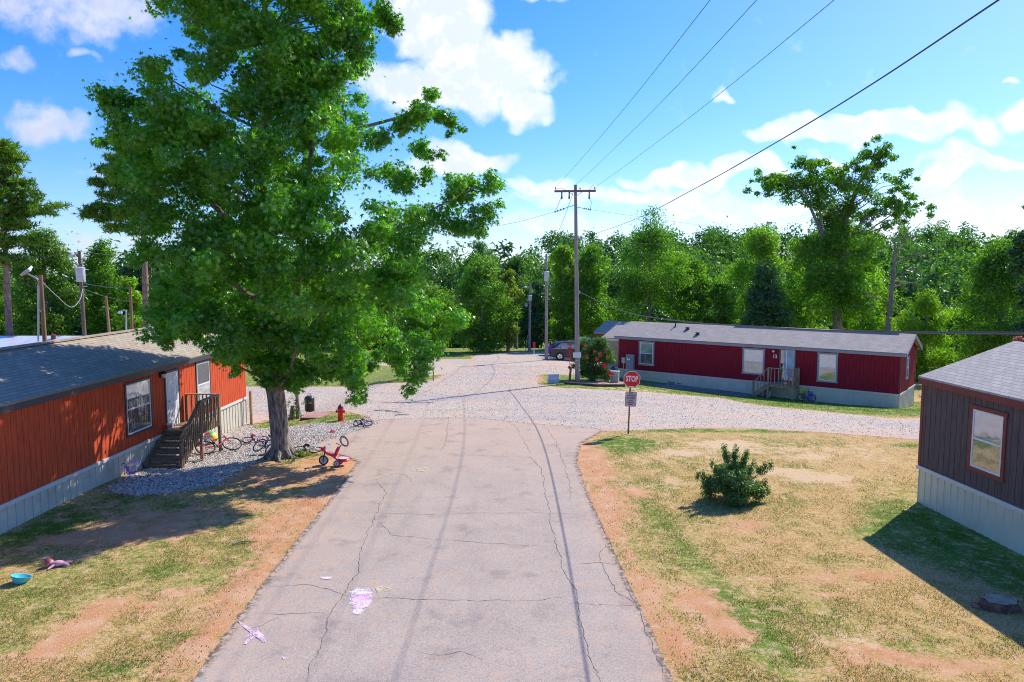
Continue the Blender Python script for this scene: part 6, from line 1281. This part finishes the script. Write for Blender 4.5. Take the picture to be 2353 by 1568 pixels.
# bowl, doll, pink toy
Bt = gp(45, 1340); q = thing('plastic_bowl', 'turquoise plastic bowl tipped in the dry grass', 'bowl', Bt, 0, rot=(R(-14), R(10), 0)); mb = MB().lathe([(.09, .0), (.15, .06), (.185, .13), (.195, .135), (.195, .145), (.175, .14), (.14, .07), (.08, .02)], 24); mb.build('bowl', mat('turquoise', (.10, .52, .62), .35, var=.05), q, True)
Bt = gp(134, 1302); q = thing('baby_doll', 'baby doll in pale pink lying face down on the grass', 'doll', Bt, R(20)); DS = mat('doll_pink', (.66, .34, .42), .7); DH = mat('doll_red', (.42, .08, .08), .7)
MB().ball((0, 0, .07), .085, 8, (1.5, .95, .75)).tube([(.1, .03, .06), (.18, .05, .05), (.25, .09, .04)], [.035, .03, .02], 8).tube([(.1, -.03, .06), (.17, -.06, .05), (.22, -.10, .03)], [.035, .03, .02], 8).tube([(-.06, -.06, .06), (-.12, -.13, .04), (-.15, -.18, .03)], [.028, .024, .018], 8).tube([(.06, .06, .06), (.03, .14, .05)], [.028, .02], 8).build('body', DS, q, True)
MB().ball((-.16, .03, .09), .085, 8, (1, 1, .95)).build('head', mat('doll_skin', (.6, .3, .24), .6), q, True); MB().ball((-.175, .035, .105), .085, 8, (1, 1.02, .95)).build('hat', DH, q, True); MB().ball((.26, .10, .04), .03, 6, (1.2, 1, .8)).build('shoe', DH, q, True)
Bt = gp(763, 995); q = thing('toy_scrap', 'small bright pink plastic toy on the gravel pad', 'toy', Bt, R(30)); MB().box(-.08, .1, -.05, .05, .0, .07).box(-.05, .03, -.03, .03, .07, .14).build('body', HP, q, bevel=.02); MB().ball((.1, .02, .06), .05, 6).build('knob', LP, q, True)
Bt = gp(342, 1096); q = thing('toy_scrap', 'tiny green toy by the porch steps', 'toy', Bt); MB().ball((0, 0, .04), .05, 6, (1.3, 1, .8)).build('body', mat('toy_dkgreen', (.02, .25, .14), .5), q, True); MB().ball((.06, 0, .07), .03, 6).build('knob', mat('toy_dkgreen2', (.03, .3, .18), .5), q, True)
# shoes and a jar on the deck
def on_deck(u, y): return to_w(h1, u, y, FL + .004)
for i, (u, y, a, c_, lb) in enumerate(((ud0 + .05, -.55, 20, (.38, .10, .09), 'reddish sandal nearest the steps on the weathered porch'), (ud0 + .18, -.72, 50, (.30, .08, .08), 'reddish sandal lying askew on the weathered porch'), (ud0 + .38, -.45, 80, (.05, .05, .12), 'dark shoe nearest the white door'), (ud0 + .5, -.62, 60, (.08, .06, .10), 'dark shoe beside the sandals on the porch'))):
    q = thing('shoe', lb, 'shoe', on_deck(u, y), R(a)); mm = mat('shoe_%d' % i, c_, .7); MB().ball((0, 0, .03), .09, 7, (1.4, .55, .3)).build('sole', mm, q, True); MB().tube([(.03, -.05, .03), (.04, 0, .08), (.03, .05, .03)], .015, 6).build('strap', mm, q, True)
q = thing('flower_pot', 'small patterned pot at the door side of the weathered porch', 'pot', on_deck(ud0 - .14, -.16)); MB().lathe([(.07, 0), (.10, .16), (.11, .17), (.11, .20)], 14).build('pot', mat('pot_pale', (.62, .55, .55), .5), q, True); MB().lathe([(.087, .07), (.095, .12)], 14, Matrix.Diagonal((1.03, 1.03, 1, 1))).build('pot_band', PK, q, True)
pw = to_w(h1, ud0 - .2, -.78, 0); q = thing('red_scooter', 'red kick scooter standing beside the weathered porch rail', 'scooter', gp(433 + 22, 1063), R(80))
MB().box(-.25, .2, -.05, .05, .06, .08).build('deck', DGREY, q, bevel=.01); MB().tube([(.2, 0, .08), (.16, 0, .62)], .016, 8).tube([(.16, -.15, .62), (.16, .15, .62)], .013, 6).build('stem', RDp, q)
for x in (-.25, .22): MB().tube([(x, -.012, .05), (x, .012, .05)], .05, 14).build('wheel', RUBBER, q, True)
# sticks and roots on the soil
for i, (px, py, a, L_) in enumerate(((905, 948, -20, .9), (925, 955, 15, .7), (880, 945, 8, .8), (1120, 1205, 5, 0), (730, 1290, 10, 0), (640, 1280, -5, 0), (560, 1250, 30, .5))):
    if L_ == 0: continue
    B = gp(px, py); q = MB().tube([(-L_ / 2, 0, .03), (-L_ * .1, .04, .05), (L_ / 2, -.03, .02)], [.02, .018, .006], 6).tube([(0, .02, .05), (L_ * .25, .12, .03)], [.01, .004], 5).build('fallen_stick', BARKD); q.location = [float(c_) for c_ in B]; q.rotation_euler = (0, 0, R(a)); tag(q, ['dark forked stick at the gravel and asphalt corner', 'dark stick lying right of the forked one', 'thin stick left of the forked one', '', 'pale stick near the left road edge', 'thin stick on the shaded soil', 'crooked stick on the worn soil'][i], 'stick')
# chalk
def chalk(label, polys, m, dz=.0245):
    ev = []
    mb = MB()
    for poly in polys:
        c = [gp(*p) for p in poly]; n = len(mb.v); cc = sum(c) / len(c); ev += [0.0 if m is CW else .45] * len(c) + [1.0]; mb.v += [tuple(p + np.array((0, 0, dz))) for p in c] + [tuple(cc + np.array((0, 0, dz)))]; k = len(c); mb.f += [(n + i, n + (i + 1) % k, n + k) for i in range(k)]; dz += .0006
    o = mb.build('chalk_drawing', m); a = o.data.attributes.new('ed', 'FLOAT', 'POINT'); a.data.foreach_set('value', ev[:len(o.data.vertices)]); tag(o, label, 'chalk drawing'); return o
def chalkmat(name, a, b, th=.42):
    m = bpy.data.materials.new(name); m.use_nodes = True; t = NT(m.node_tree); p = t.n['Principled BSDF']; tc = t.new('ShaderNodeTexCoord').outputs['Object']
    t.l.new(t.mix(t.ramp(t.noise(tc, 3, 2, .5), .4, .6), a, b), p.inputs['Base Color']); p.inputs['Roughness'].default_value = .95
    al = t.ramp(t.math('ADD', t.math('MULTIPLY', t.noise(tc, 60, 2, .7), .6), t.math('ADD', t.math('MULTIPLY', t.noise(tc, 7, 3, .6), .5), t.ramp(t.attr('ed').outputs['Fac'], 0, .45, -.12, .05))), th, th + .16); tr = t.new('ShaderNodeBsdfTransparent'); ms = t.new('ShaderNodeMixShader'); t.l.new(al, ms.inputs[0]); t.l.new(tr.outputs[0], ms.inputs[1]); t.l.new(p.outputs[0], ms.inputs[2]); t.l.new(ms.outputs[0], t.n['Material Output'].inputs[0]); return m
CK = chalkmat('chalk_pink', (.80, .50, .72), (.85, .66, .84), .50); CW = chalkmat('chalk_white', (.86, .72, .86), (.88, .86, .88), .47); CY = chalkmat('chalk_yellow', (.80, .68, .42), (.7, .6, .4), .56)
chalk('large filled white and pink chalk patch left of the road centre', [[(800, 1362), (815, 1348), (840, 1352), (862, 1356), (862, 1375), (858, 1392), (845, 1405), (832, 1422), (805, 1424), (808, 1405), (800, 1390), (797, 1375)]], CW)
chalk('pink core of the large chalk patch', [[(806, 1368), (852, 1366), (852, 1388), (838, 1402), (812, 1404)]], CK, .0262)
chalk('yellow chalk smudge beside the large white patch', [[(862, 1352), (892, 1346), (898, 1358), (868, 1368)]], CY)
chalk('pink chalk star with long rays near the left road edge', [[(548, 1430), (585, 1452), (592, 1445), (596, 1455), (606, 1462), (612, 1478), (606, 1480), (598, 1464), (590, 1462), (566, 1484), (558, 1482), (578, 1464), (562, 1470), (576, 1456), (552, 1438)]], CK)
chalk('short pink chalk streak above the large patch', [[(735, 1328), (762, 1328), (762, 1334), (738, 1334)]], CK); chalk('tiny pink chalk curl at the bottom of the road', [[(648, 1512), (655, 1514), (662, 1512), (658, 1518), (651, 1518)]], CK)
chalk('pale chalk dashes on the far asphalt', [[(860, 1008), (880, 1008), (880, 1012), (862, 1012)], [(845, 1034), (865, 1034), (862, 1037), (846, 1037)], [(945, 1078), (985, 1076), (978, 1086), (950, 1085)]], CY)
# ------------------------------------------------------------------ vehicles
def car(label, name, base, rot, L_, H_, W_, body_m, prof, green, cat='car', lights=SR):
    """prof: lower body outline (x,z), green: glasshouse outline; x from rear 0 to front L; scaled"""
    root = thing(name, label, cat, base, rot); hw = W_ / 2
    def shell(poly, w0, w1, zmid):
        mb = MB(); n = len(poly); secs = []
        for s_ in (-1, 1):
            for f in (1.0, .93): pass
        ws = [(-1, .90), (-1, 1.0), (1, 1.0), (1, .90)]; vs = []
        for j, (s_, k) in enumerate(ws):
            inset = .06 if k < 1 else 0
            for x, z in poly:
                t_ = max(0, min(1, (z - zmid[0]) / (zmid[1] - zmid[0]))); w = w0 + (w1 - w0) * t_
                if k < 1: vs.append((x + (.05 if x < L_ / 2 else -.05) * 0, s_ * (w + .0), z))
                else: vs.append((x, s_ * (w - .001), z))
        m = len(poly); a = [(x, -(w0 + (w1 - w0) * max(0, min(1, (z - zmid[0]) / (zmid[1] - zmid[0])))), z) for x, z in poly]; b = [(x, -y, z) for x, y, z in a]
        mb.add(a + b, [tuple(range(m))[::-1], tuple(range(m, 2 * m))] + [(i, (i + 1) % m, m + (i + 1) % m, m + i) for i in range(m)]); return mb
    bd_ = shell(prof, hw, hw * .96, (.2, 1.0)).build('body', body_m, root, False, bevel=.05)
    for p_ in bd_.data.polygons: p_.use_smooth = False
    gh = shell(green, hw * .95, hw * .74, (green[0][1], H_)).build('cabin', body_m, root, bevel=.05)
    # side windows: panels just proud of the cabin
    zb_ = green[0][1] + .06; zt_ = H_ - .12
    def wy(z): return hw * .95 + (hw * .74 - hw * .95) * (z - green[0][1]) / (H_ - green[0][1]) + .012
    gx = sorted(p[0] for p in green); x0, x1 = gx[0], gx[-1]; tl = min(p[0] for p in green if p[1] > H_ - .15); trr = max(p[0] for p in green if p[1] > H_ - .15)
    for s_ in (-1, 1):
        xs_ = [x0 + .30, x0 + .9, x0 + 1.75, x1 - .35]
        for i in range(3):
            a, b = xs_[i] + .03, xs_[i + 1] - .03; ta = a if i else tl + .20; tb_ = b if i < 2 else trr - .02
            mb = MB(); q = [(a, wy(zb_) * s_, zb_), (b, wy(zb_) * s_, zb_), (min(b, tb_), wy(zt_) * s_, zt_), (max(a, ta), wy(zt_) * s_, zt_)]; q2 = [(x, y - s_ * .02, z) for x, y, z in q]; mb.add(q + q2, [(0, 1, 2, 3), (4, 7, 6, 5), (0, 4, 5, 1), (1, 5, 6, 2), (2, 6, 7, 3), (3, 7, 4, 0)]); mb.build('side_window', PANE_DK, gh)
        MB().bar((x0 + .2, s_ * (wy(zb_) + .005), zb_ - .03), (x1 - .3, s_ * (wy(zb_) + .005), zb_ - .03), .02, .025).build('window_trim', CHROME, gh)
        for wx in (L_ * .19, L_ * .79):
            MB().tube([(wx, s_ * (hw - .22), .36), (wx, s_ * (hw + .0), .36)], .44, 24).build('wheel_arch', BLACK, root, True)
            w_ = MB().tube([(wx, s_ * (hw - .2), .345), (wx, s_ * (hw + .02), .345)], .345, 24).build('wheel', RUBBER, root, True); MB().tube([(wx, s_ * (hw - .1), .345), (wx, s_ * (hw + .03), .345)], .235, 18).build('rim', CHROME, w_, True)
            mb = MB()
            for k in range(5): a = k * 1.2566; mb.bar((wx, s_ * (hw + .032), .345), (wx + math.cos(a) * .2, s_ * (hw + .032), .345 + math.sin(a) * .2), .04, .012, (0, 1, 0))
            mb.build('spokes', DGREY, w_)
        MB().box(x0 - .02, x0 + .16, s_ * (hw - .10) - .09, s_ * (hw - .10) + .09, .95, 1.12).build('tail_lamp', lights, root, bevel=.01); MB().ball((x1 - .5, s_ * (hw + .06), zb_ + .05), .10, 6, (1, .9, .7)).build('mirror', body_m, root, True)
        if cat == 'suv': MB().tube([(tl + .1, s_ * hw * .66, H_ + .01), (tl + .3, s_ * hw * .66, H_ + .06), (trr - .4, s_ * hw * .66, H_ + .06), (trr - .2, s_ * hw * .66, H_ + .0)], .018, 6).build('roof_rail', CHROME, root)
    mb = MB(); q = [(x0 + .03, -hw * .62, zb_ + .04), (x0 + .03, hw * .62, zb_ + .04), (tl - .02, hw * .55, zt_), (tl - .02, -hw * .55, zt_)]; q = [(x - .035, y, z) for x, y, z in q]; q2 = [(x + .02, y, z) for x, y, z in q]; mb.add(q + q2, [(0, 3, 2, 1), (4, 5, 6, 7), (0, 1, 5, 4), (1, 2, 6, 5), (2, 3, 7, 6), (3, 0, 4, 7)]); mb.build('rear_window', PANE_DK, gh)
    MB().box(-.02, .08, -hw * .9, hw * .9, .35, .60).build('rear_bumper', DGREY, root, bevel=.02); MB().box(-.035, -.021, -.16, .16, .70, .82).build('number_plate', WHITE, root); return root
PAINT = lambda n_, c_: mat(n_, c_, .35, .0, var=.03, coat=.3)
Bc = gp(1266, 826); suvp = [(.05, .35), (0, .75), (.06, 1.12), (4.35, 1.02), (4.6, .9), (4.66, .6), (4.6, .3), (.4, .28)]; suvg = [(.08, 1.08), (.45, 1.42), (.85, 1.63), (1.3, 1.69), (2.5, 1.66), (2.9, 1.55), (3.7, 1.04)]
car('dark grey suv parked nose away behind the tall pole', 'suv', (Bc[0] + .0, Bc[1] + .3, Bc[2] + .0), R(-5), 4.66, 1.70, 1.86, PAINT('suv_grey', (.035, .038, .05)), suvp, suvg, 'suv')
carp = [(.05, .32), (0, .7), (.08, .98), (.8, 1.0), (3.7, .86), (4.3, .74), (4.45, .5), (4.4, .25), (.4, .24)]; carg = [(.55, .98), (1.2, 1.38), (1.6, 1.44), (2.5, 1.40), (3.4, .90)]
Bc = gp(1252, 820); car('blue sedan parked just beyond the dark grey suv', 'sedan', (Bc[0] + .1, Bc[1] + 2.2, g(Bc[0], Bc[1] + 2.4)), R(0), 4.45, 1.44, 1.78, PAINT('sedan_blue', (.07, .13, .50)), carp, carg)
car('white car mostly hidden beyond the blue sedan', 'sedan', (Bc[0] + 2.6, Bc[1] + 6.0, g(Bc[0], Bc[1] + 6) + .25), R(0), 4.45, 1.44, 1.78, PAINT('sedan_white', (.75, .72, .66)), carp, carg)
# grill bench by tan home
Bt = gp(1408, 851); q = thing('toy_scrap', 'small dark blue toy by the tan home skirting', 'toy', Bt); MB().box(-.2, .2, -.1, .1, .0, .18).build('body', BL, q, bevel=.04); MB().box(-.08, .15, -.06, .06, .18, .32).build('top', DGREY, q, bevel=.03)
